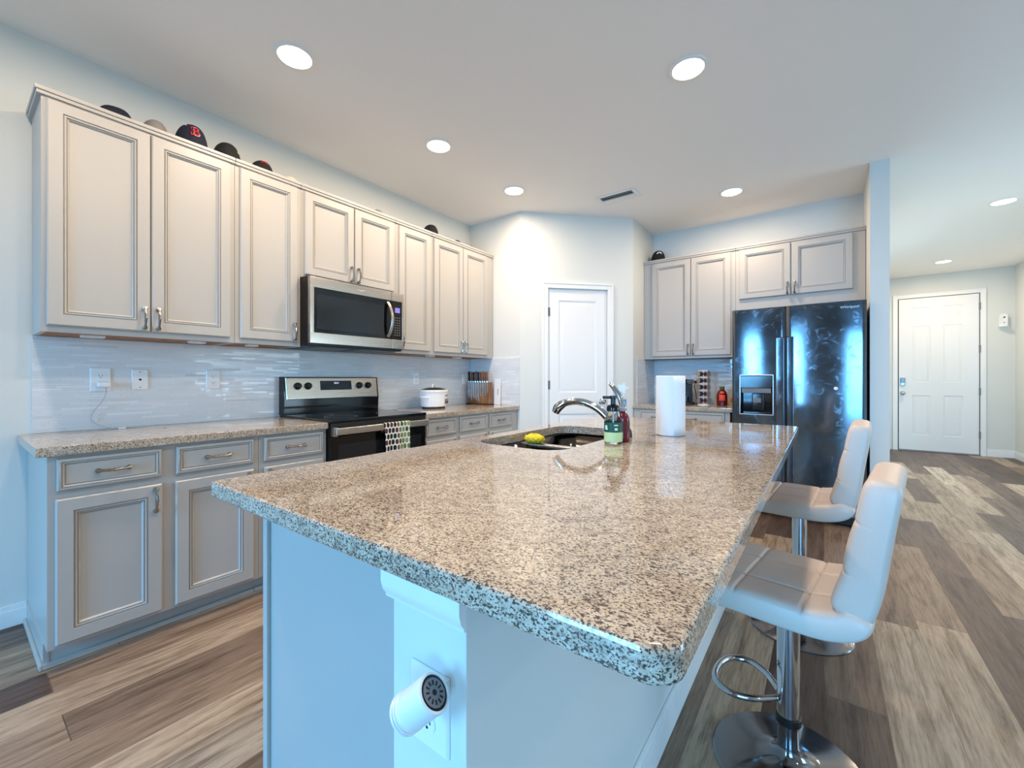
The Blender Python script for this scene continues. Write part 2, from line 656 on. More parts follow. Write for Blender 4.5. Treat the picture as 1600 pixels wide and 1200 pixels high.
# right hand side: hall wall with a side window, then the living room
mb = MB()
mb.box(2.27, 2.37, 5.5, 6.4, 0, CEIL).box(2.27, 2.37, 7.6, HW, 0, CEIL)
mb.box(2.27, 2.37, 6.4, 7.6, 0, 0.85).box(2.27, 2.37, 6.4, 7.6, 2.35, CEIL)
struct(mb.build('wall_hall_right', M['wall']))
wallbox('wall_living_back', 2.37, 4.2, 5.5, 5.6, 0, CEIL)
mb = MB()
mb.box(4.15, 4.25, -3.5, 3.0, 0, CEIL).box(4.15, 4.25, 5.2, 5.5, 0, CEIL)
mb.box(4.15, 4.25, 3.0, 5.2, 0, 0.45).box(4.15, 4.25, 3.0, 5.2, 2.15, CEIL)
struct(mb.build('wall_living_right', M['wall']))
mb = MB()
mb.box(-3.2, -2.1, -3.55, -3.45, 0, CEIL).box(-1.1, 1.05, -3.55, -3.45, 0, CEIL).box(3.35, 4.25, -3.55, -3.45, 0, CEIL)
mb.box(-2.1, -1.1, -3.55, -3.45, 2.25, CEIL).box(1.05, 3.35, -3.55, -3.45, 2.25, CEIL)
struct(mb.build('wall_near', mat('backlit_wall_paint', (168, 171, 176), rough=0.85)))  # backlit shade put into the paint, as the fridge doors mirror it


def glazed(name, x0, x1, y0, y1, z0, z1, along):
    """window frame round an opening, with a pane and a mullion"""
    t = 0.05
    mb = MB()
    if along == 'x':
        mb.box(x0, x0 + t, y0, y1, z0, z1).box(x1 - t, x1, y0, y1, z0, z1)
        mb.box(x0 + t, x1 - t, y0, y1, z0, z0 + t).box(x0 + t, x1 - t, y0, y1, z1 - t, z1)
        xm = (x0 + x1) / 2
        mb.box(xm - 0.03, xm + 0.03, y0, y1, z0 + t, z1 - t)
        f = struct(mb.build(name, M['trim']))
        ym = (y0 + y1) / 2 - 0.02
        MB().box(x0 + t, x1 - t, ym - 0.003, ym + 0.003, z0 + t, z1 - t).build('pane', M['pane'], f)
    else:
        mb.box(x0, x1, y0, y0 + t, z0, z1).box(x0, x1, y1 - t, y1, z0, z1)
        mb.box(x0, x1, y0 + t, y1 - t, z0, z0 + t).box(x0, x1, y0 + t, y1 - t, z1 - t, z1)
        f = struct(mb.build(name, M['trim']))
        xm = (x0 + x1) / 2 + 0.02
        MB().box(xm - 0.003, xm + 0.003, y0 + t, y1 - t, z0 + t, z1 - t).build('pane', M['pane'], f)


glazed('window_1', -2.1, -1.1, -3.54, -3.46, 0.0, 2.25, 'x')
glazed('window_2', 1.05, 3.35, -3.54, -3.46, 0.0, 2.25, 'x')
glazed('added_window_3', 4.16, 4.24, 3.0, 5.2, 0.45, 2.15, 'y')  # added unseen window, placed where its lamp lifts the ceiling
glazed('window_4', 2.28, 2.36, 6.4, 7.6, 0.85, 2.35, 'y')

# diagonal pantry wall with its door opening
DP = Vector((-2.43, FW, 0))
DQ = Vector((-1.60, 4.288, 0))
DL = (DQ - DP).length
DU = (DQ - DP).normalized()
DN = Vector((DU.y, -DU.x, 0))       # faces the kitchen
DM = basis(DP, DU, -DN, (0, 0, 1))  # local x along the wall, y into the pantry, z up
D0, D1, DT = 0.27, 0.93, 2.10
mb = MB()
mb.box(0, D0, 0, 0.1, 0, CEIL, M=DM).box(D1, DL, 0, 0.1, 0, CEIL, M=DM).box(D0, D1, 0, 0.1, DT, CEIL, M=DM)
struct(mb.build('wall_pantry_door', M['wall']))


def casing(mb, Mx, a0, a1, zt, w=0.06, t=0.016):
    for x0, x1, z0, z1 in ((a0 - w, a0, 0, zt + w), (a1, a1 + w, 0, zt + w), (a0, a1, zt, zt + w)):
        mb.box(x0, x1, -t, 0, z0, z1, 0.003, M=Mx)
    o = w - 0.016
    for x0, x1, z0, z1 in ((a0 - w, a0 - o, 0, zt + w), (a1 + o, a1 + w, 0, zt + w), (a0 - o, a1 + o, zt + o, zt + w)):
        mb.box(x0, x1, -t - 0.007, -t + 0.001, z0, z1, 0.003, M=Mx)
    return mb


def slab_panels(mb, Mx, x0, x1, z0, z1, y, panels, t=0.035):
    """door slab: the face at local y, sunk moulded panels with a raised field"""
    mb.box(x0, x1, y + 0.010, y + t, z0, z1, M=Mx)
    xs = sorted({x0, x1} | {p[0] for p in panels} | {p[1] for p in panels})
    zs = sorted({z0, z1} | {p[2] for p in panels} | {p[3] for p in panels})
    for i in range(len(xs) - 1):
        for j in range(len(zs) - 1):
            cx, cz = (xs[i] + xs[i + 1]) / 2, (zs[j] + zs[j + 1]) / 2
            if not any(p[0] < cx < p[1] and p[2] < cz < p[3] for p in panels):
                mb.box(xs[i], xs[i + 1], y, y + 0.011, zs[j], zs[j + 1], M=Mx)
    X, Z, Y = Mx.to_3x3() @ Vector((1, 0, 0)), Vector((0, 0, 1)), Mx.to_3x3() @ Vector((0, -1, 0))
    for p in panels:
        O = Mx @ Vector((p[0], y + 0.0115, p[2]))
        mb.frame(O, X, Z, Y, p[1] - p[0], p[3] - p[2], [(0, 0), (0.0, 0.0105), (0.008, 0.0085), (0.014, 0.002), (0.026, 0.002), (0.044, 0.008), (0.048, 0.008)])
    return mb


d1 = struct(thing('door_1', None, None, DP))
casing(MB(), DM, D0 + 0.012, D1 - 0.012, DT - 0.012, 0.058).build('casing', M['trim'], d1)
mb = MB()
mb.box(D0, D0 + 0.012, 0, 0.1, 0, DT, M=DM).box(D1 - 0.012, D1, 0, 0.1, 0, DT, M=DM).box(D0 + 0.012, D1 - 0.012, 0, 0.1, DT - 0.012, DT, M=DM)
mb.build('jamb', M['trim'], d1)
a0, a1 = D0 + 0.018, D1 - 0.018
ds = slab_panels(MB(), DM, a0, a1, 0.01, DT - 0.02, 0.012, [(0.398, 0.806, 1.03, 1.972), (0.398, 0.806, 0.22, 0.82)]).build('door_slab', M['door'], d1)
KM = DM @ Matrix.Translation((0.856, 0.012, 0.94)) @ Matrix.Rotation(PI / 2, 4, 'X')
MB().lathe([(0.031, 0), (0.031, 0.005), (0.026, 0.009), (0.012, 0.014), (0.011, 0.03), (0.022, 0.036), (0.029, 0.047), (0.027, 0.06), (0.014, 0.067), (0, 0.068)], KM, 24).build('door_knob', M['chrome'], d1)
for hz in (1.85, 1.11, 0.25):
    mb = MB()
    mb.tube([DM @ Vector((a0 - 0.004, 0.004, hz - 0.045)), DM @ Vector((a0 - 0.004, 0.004, hz + 0.045))], 0.007, 8)
    mb.box(a0 - 0.004, a0 + 0.022, 0.0085, 0.0115, hz - 0.044, hz + 0.044, M=DM)
    mb.build('hinge', M['grey'], d1)

# entry door, eight foot six panel
FM = basis((0, HW, 0), (1, 0, 0), (0, 1, 0), (0, 0, 1))
d2 = struct(thing('door_2', None, None, (1.45, HW, 0)))
casing(MB(), FM, 0.985, 1.915, 2.485, 0.062).build('casing', M['trim'], d2)
e0, e1 = 0.997, 1.903
pan = []
for x0, x1 in ((1.155, 1.375), (1.515, 1.735)):
    pan += [(x0, x1, 2.16, 2.33), (x0, x1, 1.11, 2.03), (x0, x1, 0.26, 0.91)]
MB().box(0.985, 1.915, -0.004, -0.0005, 0, 2.485, M=FM).build('jamb', M['blackm'], d2)
slab_panels(MB(), FM, e0, e1, 0.02, 2.474, -0.017, pan, 0.013).build('door_slab', M['door'], d2)
MB().box(0.985, 1.915, HW - 0.05, HW - 0.005, 0.0, 0.016, 0.003).build('threshold', M['grey'], d2)
mb = MB()
mb.box(1.012, 1.073, HW - 0.04, HW - 0.017, 1.06, 1.19, 0.008)
mb.build('keypad_lock', M['nickel'], d2)
MB().box(1.018, 1.067, HW - 0.043, HW - 0.039, 1.105, 1.184, 0.001).build('keypad', M['black'], d2)
MB().box(1.040, 1.045, HW - 0.046, HW - 0.043, 1.120, 1.17, 0.001).build('keypad_light', M['white'], d2)
KM = Matrix.Translation((1.042, HW - 0.017, 0.94)) @ Matrix.Rotation(PI / 2, 4, 'X')
MB().lathe([(0.034, 0), (0.034, 0.005), (0.014, 0.012), (0.012, 0.03), (0.024, 0.038), (0.031, 0.05), (0.026, 0.064), (0, 0.07)], KM, 20).build('door_knob', M['nickel'], d2)
for hz in (2.28, 1.63, 0.98, 0.31):
    MB().tube([(1.909, HW - 0.02, hz - 0.055), (1.909, HW - 0.02, hz + 0.055)], 0.011, 8).build('hinge', M['grey'], d2)


def board(name, x0, x1, y0, y1):
    """baseboard: tall flat with a thinner eased cap"""
    mb = MB()
    dx, dy = x1 - x0, y1 - y0
    mb.box(x0, x1, y0, y1, 0, 0.075, 0.001)
    return mb


mb = board('b', -3.099, -3.086, -3.44, 0.24)
mb.box(-3.099, -3.091, -3.44, 0.24, 0.075, 0.10, 0.002)
struct(mb.build('baseboard_left', M['trim']))
mb = MB().box(1.98, 2.268, HW - 0.014, HW - 0.001, 0, 0.085, 0.002).box(1.98, 2.268, HW - 0.008, HW - 0.001, 0.085, 0.115, 0.002)
struct(mb.build('baseboard_far', M['trim']))
mb = MB().box(2.256, 2.269, 5.51, HW - 0.016, 0, 0.085, 0.002).box(2.262, 2.269, 5.51, HW - 0.016, 0.085, 0.115, 0.002)
struct(mb.build('baseboard_right', M['trim']))
mb = MB().box(0.403, 0.416, 4.28, HW - 0.001, 0, 0.085, 0.002).box(0.403, 0.409, 4.28, HW - 0.001, 0.085, 0.115, 0.002)
mb.box(0.287, 0.416, 4.246, 4.259, 0, 0.085, 0.002).box(0.287, 0.409, 4.252, 4.259, 0.085, 0.115, 0.002)
struct(mb.build('baseboard_column', M['trim']))

# ------------------------------------------------------------------ cabinets
DOORP = [(0.0, 0.0), (0.0, 0.013), (0.005, 0.0185), (0.050, 0.0195), (0.0513, 0.0135), (0.0548, 0.0135), (0.056, 0.0185),
         (0.0605, 0.0165), (0.0615, 0.0105), (0.0648, 0.0105), (0.066, 0.0145), (0.070, 0.0115), (0.072, 0.0065), (0.075, 0.0065)]
DRAWP = [(0.0, 0.0), (0.0, 0.010), (0.004, 0.0165), (0.011, 0.0185), (0.0123, 0.0135), (0.0154, 0.0135), (0.0165, 0.0180),
         (0.0205, 0.0160), (0.0218, 0.0100), (0.0248, 0.0100), (0.026, 0.0135), (0.030, 0.0135)]


def pull(mb, C, D, N, L=0.114):
    """ornate bail pull centred at C, along D, standing off along N"""
    C, D, N = Vector(C), Vector(D), Vector(N)
    pts, r = [], []
    prof = [(-0.50, 0.006, 0.0015), (-0.47, 0.008, 0.0055), (-0.43, 0.012, 0.0085), (-0.38, 0.017, 0.0065), (-0.33, 0.021, 0.0042), (-0.24, 0.026, 0.0036),
            (-0.15, 0.0285, 0.0046), (-0.06, 0.030, 0.0040), (0, 0.0305, 0.0055), (0.06, 0.030, 0.0040), (0.15, 0.0285, 0.0046), (0.24, 0.026, 0.0036),
            (0.33, 0.021, 0.0042), (0.38, 0.017, 0.0065), (0.43, 0.012, 0.0085), (0.47, 0.008, 0.0055), (0.50, 0.006, 0.0015)]
    for t, h, rr in prof:
        pts.append(C + D * (t * L) + N * h)
        r.append(rr * 1.4)
    mb.tube(pts, r, 8)
    for s in (-1, 1):
        P = C + D * (s * 0.43 * L)
        mb.tube([P, P + N * 0.013], [0.0095, 0.006], 8)
    return mb


class Run:
    """a wall the cabinets stand on: U along, N outward, both in world axes; A(a, d, z): along, distance from the wall, height"""

    def __init__(self, kind, wall):
        self.kind, self.wall = kind, wall
        self.U = Vector((0, 1, 0)) if kind == 'L' else Vector((1, 0, 0))
        self.N = Vector((1, 0, 0)) if kind == 'L' else Vector((0, -1, 0))

    def P(self, a, d, z):
        return Vector((self.wall + d, a, z)) if self.kind == 'L' else Vector((a, self.wall - d, z))

    def box(self, mb, a0, a1, d0, d1, z0, z1, bev=0.0):
        p, q = self.P(a0, d0, z0), self.P(a1, d1, z1)
        return mb.box(min(p.x, q.x), max(p.x, q.x), min(p.y, q.y), max(p.y, q.y), z0, z1, bev)


RL = Run('L', -3.1)
RB = Run('B', BW)


def front(run, parent, name, a0, a1, z0, z1, face, handles, prof):
    mb = MB().frame(run.P(a0, face + 0.0005, z0), run.U, (0, 0, 1), run.N, a1 - a0, z1 - z0, prof)
    o = mb.build(name, M['paint'], parent)
    for kind, a, z in handles:
        D = run.U if kind == 'h' else Vector((0, 0, 1))
        h = pull(MB(), run.P(a, face + (0.0140 if kind == 'h' else 0.0195), z), D, run.N).build('handle', M['nickel'], o)
        h['label'] = 'curved polished metal bail pull'
    return o


def upper(run, label, a0, a1, z0, z1, face, doors, group, end_left=False, top=2.44, extra=None):
    t = thing('wall_cabinet', label, 'cabinet', run.P((a0 + a1) / 2, 0, z0), 0, group)
    mb = MB()
    g = 0.0006
    run.box(mb, a0 + g, a1 - g, 0.0135, face - 0.02, z0 + 0.02, top + 0.0218)
    run.box(mb, a0 + g, a0 + 0.018, 0.0135, face - 0.02, z0, z0 + 0.021)
    run.box(mb, a1 - 0.018, a1 - g, 0.0135, face - 0.02, z0, z0 + 0.021)
    run.box(mb, a0 + g, a1 - g, face - 0.0205, face, z0, top, 0.0012)
    mb.build('carcass', M['paint'], t)
    mb = MB()
    run.box(mb, a0 + 0.0185, a1 - 0.0185, 0.0135, face - 0.021, z0 + 0.002, z0 + 0.0075)
    o = mb.build('underside_panel', M['brown'], t)
    o['label'] = 'unpainted brown underside'
    mb = MB()
    e = 0.014 if end_left else -g
    run.box(mb, a0 - e, a1 - g, face - 0.02, face + 0.012, top - 0.012, top + 0.004, 0.003)
    run.box(mb, a0 - (e + 0.006 if end_left else e), a1 - g, face - 0.02, face + 0.018, top + 0.0035, top + 0.022, 0.004)
    if end_left:
        run.box(mb, a0 - e, a0 + 0.006, 0.0135, face - 0.019, top - 0.012, top + 0.004, 0.003)
        run.box(mb, a0 - e - 0.006, a0 + 0.006, 0.0135, face - 0.019, top + 0.0035, top + 0.022, 0.004)
    mb.build('top_moulding', M['paint'], t)
    for b0, b1, c0, c1, h in doors:
        front(run, t, 'door', b0, b1, c0, c1, face, h, DOORP)
    return t


UF = 0.325
G1 = 'wall cabinets along the range wall'
upper(RL, 'double door wall cabinet at the open end over the phone charger', 0.256, 1.017, 1.383, 2.44, UF,
      [(0.272, 0.629, 1.412, 2.418, [('v', 0.604, 1.478)]), (0.634, 0.991, 1.412, 2.418, [('v', 0.659, 1.478)])], G1, end_left=True)
upper(RL, 'single door wall cabinet just before the microwave, handle beside the microwave', 1.017, 1.402, 1.383, 2.44, UF,
      [(1.041, 1.378, 1.412, 2.418, [('v', 1.352, 1.478)])], G1)
upper(RL, 'short double door wall cabinet directly over the microwave', 1.402, 2.166, 1.846, 2.44, UF,
      [(1.427, 1.788, 1.866, 2.418, [('v', 1.764, 1.93)]), (1.796, 2.146, 1.866, 2.418, [('v', 1.820, 1.93)])], G1)
upper(RL, 'narrow wall cabinet between the microwave and the corner cabinet', 2.166, 2.556, 1.383, 2.44, UF,
      [(2.199, 2.534, 1.412, 2.418, [('v', 2.222, 1.478)])], G1)
upper(RL, 'double door wall cabinet in the corner above the knife block', 2.556, 3.408, 1.383, 2.44, UF,
      [(2.580, 2.946, 1.412, 2.418, [('v', 2.922, 1.478)]), (2.953, 3.310, 1.412, 2.418, [('v', 2.977, 1.478)])], G1)
G2 = 'wall cabinets on the fridge wall'
upper(RB, 'tall double door wall cabinet above the coffee pod tower', -1.5985, -0.692, 1.386, 2.44, UF - 0.01,
      [(-1.505, -1.110, 1.412, 2.418, [('v', -1.133, 1.478)]), (-1.104, -0.732, 1.412, 2.418, [('v', -1.081, 1.478)])], G2)
upper(RB, 'short double door wall cabinet above the fridge', -0.692, 0.284, 1.84, 2.44, UF - 0.01,
      [(-0.660, -0.243, 1.942, 2.418, [('v', -0.268, 2.005)]), (-0.236, 0.200, 1.942, 2.418, [('v', -0.212, 2.005)])], G2)


def base(run, label, a0, a1, face, drawers, doors, group, end_left=False, back=0.0):
    t = thing('base_cabinet', label, 'cabinet', run.P((a0 + a1) / 2, 0, 0), 0, group)
    g = 0.0006
    mb = MB()
    run.box(mb, a0 + g, a1 - g, back + 0.003, face, 0.092, 0.8645, 0.001)
    run.box(mb, a0 + (0.001 if end_left else g), a1 - g, back + 0.003, face - 0.07, 0.0, 0.0925)
    if end_left:   # side panel runs down to the floor
        run.box(mb, a0 - 0.004, a0 + 0.014, back + 0.003, face - 0.068, 0.0, 0.10, 0.001)
    mb.build('carcass', M['paint'], t)
    mb = MB()
    run.box(mb, a0 + (-0.006 if end_left else g), a1 - g, face - 0.070, face - 0.052, 0.0, 0.022, 0.004)
    if end_left:
        run.box(mb, a0 - 0.016, a0 - 0.0035, back + 0.003, face - 0.052, 0.0, 0.022, 0.004)
    mb.build('toe_moulding', M['paint'], t)
    for b0, b1, c0, c1, h in drawers:
        front(run, t, 'drawer', b0, b1, c0, c1, face, h, DRAWP)
    for b0, b1, c0, c1, h in doors:
        front(run, t, 'door', b0, b1, c0, c1, face, h, DOORP)
    return t


BF = 0.635
DZ = (0.722, 0.851)
PZ = (0.108, 0.690)
G3 = 'base cabinets along the range wall'
hd = lambda a0, a1: (a0, a1, DZ[0], DZ[1], [('h', (a0 + a1) / 2, 0.787)])
dd = lambda a0, a1, s: (a0, a1, PZ[0], PZ[1], [('v', a1 - 0.026 if s > 0 else a0 + 0.026, 0.622)])
base(RL, 'wide base cabinet with two drawers at the open end under the phone charger', 0.243, 1.018, BF,
     [hd(0.269, 0.601), hd(0.655, 0.990)], [dd(0.265, 0.601, 1), dd(0.651, 0.990, 1)], G3, end_left=True)
base(RL, 'narrow base cabinet between the range and the wide two drawer cabinet', 1.018, 1.404, BF,
     [hd(1.043, 1.379)], [dd(1.043, 1.379, -1)], G3)
base(RL, 'narrow base cabinet beside the range, under the slow cooker', 2.180, 2.560, BF,
     [hd(2.205, 2.538)], [dd(2.205, 2.538, 1)], G3)
base(RL, 'wide base cabinet with two drawers in the corner below the knife block', 2.560, 3.412, BF,
     [hd(2.580, 2.931), hd(2.970, 3.314)], [dd(2.580, 2.931, 1), dd(2.970, 3.314, -1)], G3)
base(RB, 'base cabinet in the alcove between pantry wall and fridge', -1.596, -0.690, BF,
     [(-1.53, -1.165, DZ[0], DZ[1], [('h', -1.35, 0.787)]), (-1.125, -0.735, DZ[0], DZ[1], [('h', -1.03, 0.787)])],
     [dd(-1.53, -1.165, 1), dd(-1.125, -0.735, -1)], 'base cabinets on the fridge wall')

# ------------------------------------------------------------------ counters and backsplash
def slab(name, label, b, bev=0.005):
    o = MB().box(*b, bev).build(name, M['granite'])
    return tag(o, label, 'countertop')


slab('countertop', 'granite countertop with a charging cable lying on it', (-3.098, -2.437, 0.211, 1.4045, 0.8655, 0.905))
slab('countertop', 'granite countertop carrying the slow cooker and knife block', (-3.098, -2.437, 2.1795, 3.4185, 0.8655, 0.905))
slab('countertop', 'granite countertop in the alcove, under the coffee pod tower', (-1.5985, -0.668, 4.27, 4.928, 0.8655, 0.905))
SPL = 'tile_backsplash'
tag(MB().box(-3.0995, -3.088, 0.257, 3.408, 0.9055, 1.3825, 0.001).build(SPL, M['tile']), 'strip mosaic backsplash along the range wall', 'backsplash')
tag(MB().box(-3.0875, -2.434, 3.409, 3.4195, 0.9055, 1.386, 0.001).build(SPL, M['tile']), 'strip mosaic backsplash behind the knife block', 'backsplash')
tag(MB().box(-1.588, -0.67, 4.919, 4.9295, 0.9055, 1.385, 0.001).build(SPL, M['tile']), 'strip mosaic backsplash behind the coffee pod tower', 'backsplash')
tag(MB().box(-1.5995, -1.589, 4.377, 4.9295, 0.9055, 1.385, 0.001).build(SPL, M['tile']), 'strip mosaic backsplash on the alcove side wall, behind the paper towels', 'backsplash')

# ------------------------------------------------------------------ island
IX0, IX1, IY0, IY1 = -1.290, -0.113, 0.415, 2.868
isl = thing('island_cabinet', 'pale kitchen island base holding up the granite slab', 'kitchen island', (-0.85, 1.64, 0))
mb = MB()
mb.box(-1.242, -0.585, 0.535, 0.553, 0.0, 0.8645)
mb.box(-1.242, -0.585, 2.74, 2.758, 0.0, 0.8645)
mb.box(-1.242, -1.224, 0.553, 2.74, 0.09, 0.8645)
mb.box(-1.175, -1.160, 0.553, 2.74, 0.0, 0.09)
mb.box(-1.224, -0.585, 0.553, 2.74, 0.09, 0.105)
mb.build('carcass', M['paint'], isl)
mb = MB().box(-1.243, -1.218, 0.524, 0.5355, 0.0, 0.8640, 0.003)
mb.build('end_stile', M['paint'], isl)
mb = MB().box(-0.587, -0.420, 0.455, 2.785, 0.0, 0.8642, 0.002)
ow = mb.build('knee_wall', M['wall'], isl)
prof = [(0, 0), (0.004, 0.0), (0.005, 0.006), (0.011, 0.014), (0.013, 0.022), (0.015, 0.030), (0.015, 0.062), (0, 0.062)]
mb = MB()
# cap moulding under the slab, wrapped on the end and left return
mb.prism([(a, b) for a, b in prof], 0.182, (-0.420, 0.455, 0.802), (0, -1, 0), (0, 0, 1))
mb.prism([(a, b) for a, b in prof], 0.079, (-0.587, 0.455, 0.802), (-1, 0, 0), (0, 0, 1))
mb.build('cap_moulding', M['trim'], isl)
mb = MB().box(-0.420, -0.404, 0.440, 2.800, 0, 0.085, 0.002).box(-0.420, -0.411, 0.447, 2.793, 0.085, 0.108, 0.003)
mb.box(-0.587, -0.404, 0.440, 0.456, 0, 0.085, 0.002).box(-0.587, -0.411, 0.447, 0.456, 0.085, 0.108, 0.003)
mb.build('baseboard', M['trim'], isl)


def rounded(x0, x1, y0, y1, r, n=8):
    pts = []
    for cx, cy, a in ((x1 - r[0], y0 + r[0], -90), (x1 - r[1], y1 - r[1], 0), (x0 + r[2], y1 - r[2], 90), (x0 + r[3], y0 + r[3], 180)):
        R = r[len(pts) // (n + 1)]
        for k in range(n + 1):
            t = math.radians(a + 90 * k / n)
            pts.append((cx + R * math.cos(t), cy + R * math.sin(t)))
    return pts


def slab_with_hole(outer, hole, z0, z1, ease=0.006):
    """plate with an eased rim and a cut-out"""
    bm = bmesh.new()

    def loop(pts, z):
        return [bm.verts.new((x, y, z)) for x, y in pts]

    def inset(pts, d):
        cx = sum(p[0] for p in pts) / len(pts)
        cy = sum(p[1] for p in pts) / len(pts)
        xs = [p[0] for p in pts]
        ys = [p[1] for p in pts]
        wx, wy = (max(xs) - min(xs)) / 2, (max(ys) - min(ys)) / 2
        mx, my = (max(xs) + min(xs)) / 2, (max(ys) + min(ys)) / 2
        return [(mx + (x - mx) * (wx - d) / wx, my + (y - my) * (wy - d) / wy) for x, y in pts]

    rings = [loop(inset(outer, ease), z0), loop(inset(outer, ease * 0.3), z0 + ease * 0.3), loop(outer, z0 + ease), loop(outer, z1 - ease),
             loop(inset(outer, ease * 0.3), z1 - ease * 0.3), loop(inset(outer, ease), z1)]
    for r, s in zip(rings, rings[1:]):
        for i in range(len(r)):
            j = (i + 1) % len(r)
            bm.faces.new((r[i], r[j], s[j], s[i]))
    ht, hb = loop(hole, z1), loop(hole, z0)
    for i in range(len(ht)):
        j = (i + 1) % len(ht)
        bm.faces.new((ht[i], ht[j], hb[j], hb[i]))
    for o, h in ((rings[-1], ht), (rings[0], hb)):
        es = []
        for lp in (o, h):
            for i in range(len(lp)):
                es.append(bm.edges.get((lp[i], lp[(i + 1) % len(lp)])) or bm.edges.new((lp[i], lp[(i + 1) % len(lp)])))
        bmesh.ops.triangle_fill(bm, use_beauty=True, edges=es)
    return bm


SX0, SX1, SY0, SY1 = -1.205, -0.780, 1.335, 2.125
hole = rounded(SX0, SX1, SY0, SY1, (0.10, 0.10, 0.10, 0.10))
mb = MB()
mb._merge(slab_with_hole(rounded(IX0, IX1, IY0, IY1, (0.035, 0.035, 0.012, 0.012)), hole, 0.8655, 0.905))
tag(mb.build('countertop', M['granite'], sharp=18), 'large speckled granite island top with the sink cut into it', 'countertop')

# undermount double bowl sink
sk = thing('kitchen_sink', 'dark steel double bowl sink set in the island top', 'sink', (-0.99, 1.73, 0.65))


def bowl(x0, x1, y0, y1, zt, zb):
    bm = bmesh.new()
    prev = None
    for ins, z, r in ((0, zt, 0.09), (0.006, zb + 0.05, 0.085), (0.02, zb + 0.012, 0.075), (0.05, zb, 0.05)):
        lp = [bm.verts.new((x, y, z)) for x, y in rounded(x0 + ins, x1 - ins, y0 + ins, y1 - ins, (r,) * 4)]
        if prev:
            for i in range(len(lp)):
                j = (i + 1) % len(lp)
                bm.faces.new((prev[i], prev[j], lp[j], lp[i]))
        prev = lp
    bm.faces.new(prev)
    return bm


for y0, y1, zb in ((SY0 - 0.004, 1.694, 0.66), (1.718, SY1 + 0.004, 0.70)):
    mb = MB()
    mb._merge(bowl(SX0 - 0.004, SX1 + 0.004, y0, y1, 0.8545, zb))
    b = mb.build('bowl', M['sink'], sk)
    md = b.modifiers.new('wall', 'SOLIDIFY')
    md.thickness = 0.002
    md.offset = -1
    MB().lathe([(0.045, zb + 0.001), (0.043, zb + 0.005), (0.03, zb + 0.003), (0, zb + 0.002)], Matrix.Translation(((SX0 + SX1) / 2, (y0 + y1) / 2, 0)), 24).build('drain', M['chrome'], b)
mb = MB()
mb._merge(slab_with_hole(rounded(SX0 - 0.025, SX1 + 0.025, SY0 - 0.025, SY1 + 0.025, (0.1,) * 4), rounded(SX0 - 0.003, SX1 + 0.003, SY0 - 0.003, SY1 + 0.003, (0.095,) * 4), 0.860, 0.8648, 0.001))
mb.build('rim', M['sink'], sk)
MB().box(SX0 - 0.003, SX1 + 0.003, 1.686, 1.726, 0.838, 0.8615, 0.007).build('divider', M['steel'], sk)

# ------------------------------------------------------------------ range
rg = thing('range', 'stainless and black electric range below the microwave', 'oven', (-2.75, 1.79, 0))
y0, y1 = 1.4085, 2.1755
MB().box(-3.06, -2.447, y0, y1, 0.03, 0.9005, 0.003).build('body', M['blackm'], rg)
MB().box(-3.07, -2.415, y0, y1, 0.8985, 0.918, 0.004).build('cooktop', M['black'], rg)
ct = bpy.data.objects['cooktop']
for cx, cy, r in ((-2.62, 1.60, 0.105), (-2.62, 1.98, 0.085), (-2.87, 1.60, 0.08), (-2.87, 1.98, 0.105)):
    mb = MB()
    mb.lathe([(r - 0.003, 0.9181), (r, 0.9183), (r, 0.9181)], Matrix.Translation((cx, cy, 0)), 40)
    mb.build('burner_ring', M['grey'], ct)
mb = MB()
mb.box(-2.447, -2.420, y0 + 0.004, y1 - 0.004, 0.19, 0.815, 0.004)
od = mb.build('door', M['black'], rg)
MB().box(-2.421, -2.4185, y0 + 0.05, y1 - 0.05, 0.30, 0.76, 0.001).build('window', M['char'], od)
MB().box(-2.447, -2.419, y0 + 0.002, y1 - 0.002, 0.818, 0.897, 0.004).build('front_panel', M['blackm'], rg)
mb = MB()
mb.box(-2.394, -2.374, y0 + 0.012, y1 - 0.012, 0.826, 0.870, 0.005, 3)
hb = mb.build('handle', M['steel'], od)
for ya in (y0 + 0.002, y1 - 0.030):
    MB().box(-2.4205, -2.385, ya, ya + 0.028, 0.818, 0.874, 0.004).build('handle_bracket', M['steel'], od)
MB().box(-2.447, -2.422, y0 + 0.004, y1 - 0.004, 0.035, 0.183, 0.004).build('drawer', M['steel'], rg)
# sloping back guard
mb = MB()
mb.prism([(-3.085, 0.917), (-3.010, 0.917), (-3.004, 1.022), (-3.026, 1.186), (-3.085, 1.186)], 0.767, (0, y1, 0), (1, 0, 0), (0, 0, 1))
bg = mb.build('back_guard', M['black'], rg)
sl = Vector((-0.022, 0, 0.164)).normalized()
sn = Vector((sl.z, 0, -sl.x))
PG = lambda a, s, o=0.0: Vector((-3.004, a, 1.022)) + sl * s + sn * o
mb = MB()
mb.frame(PG(y0 + 0.012, 0.004), (0, 1, 0), sl, sn, 0.743, 0.155, [(0, 0.0), (0.0, 0.003), (0.003, 0.006), (0.01, 0.0065)])
bp = mb.build('control_panel', M['steel'], rg)
mb = MB()
mb.frame(PG(1.670, 0.066, 0.0066), (0, 1, 0), sl, sn, 0.257, 0.070, [(0, 0.0), (0.0, 0.001), (0.001, 0.0015)])
mb.build('display', M['black'], bp)
text('display_digits', '12:11', 0.018, M['display'], bp, basis(PG(1.800, 0.118, 0.0083), (0, 1, 0), sl, sn))
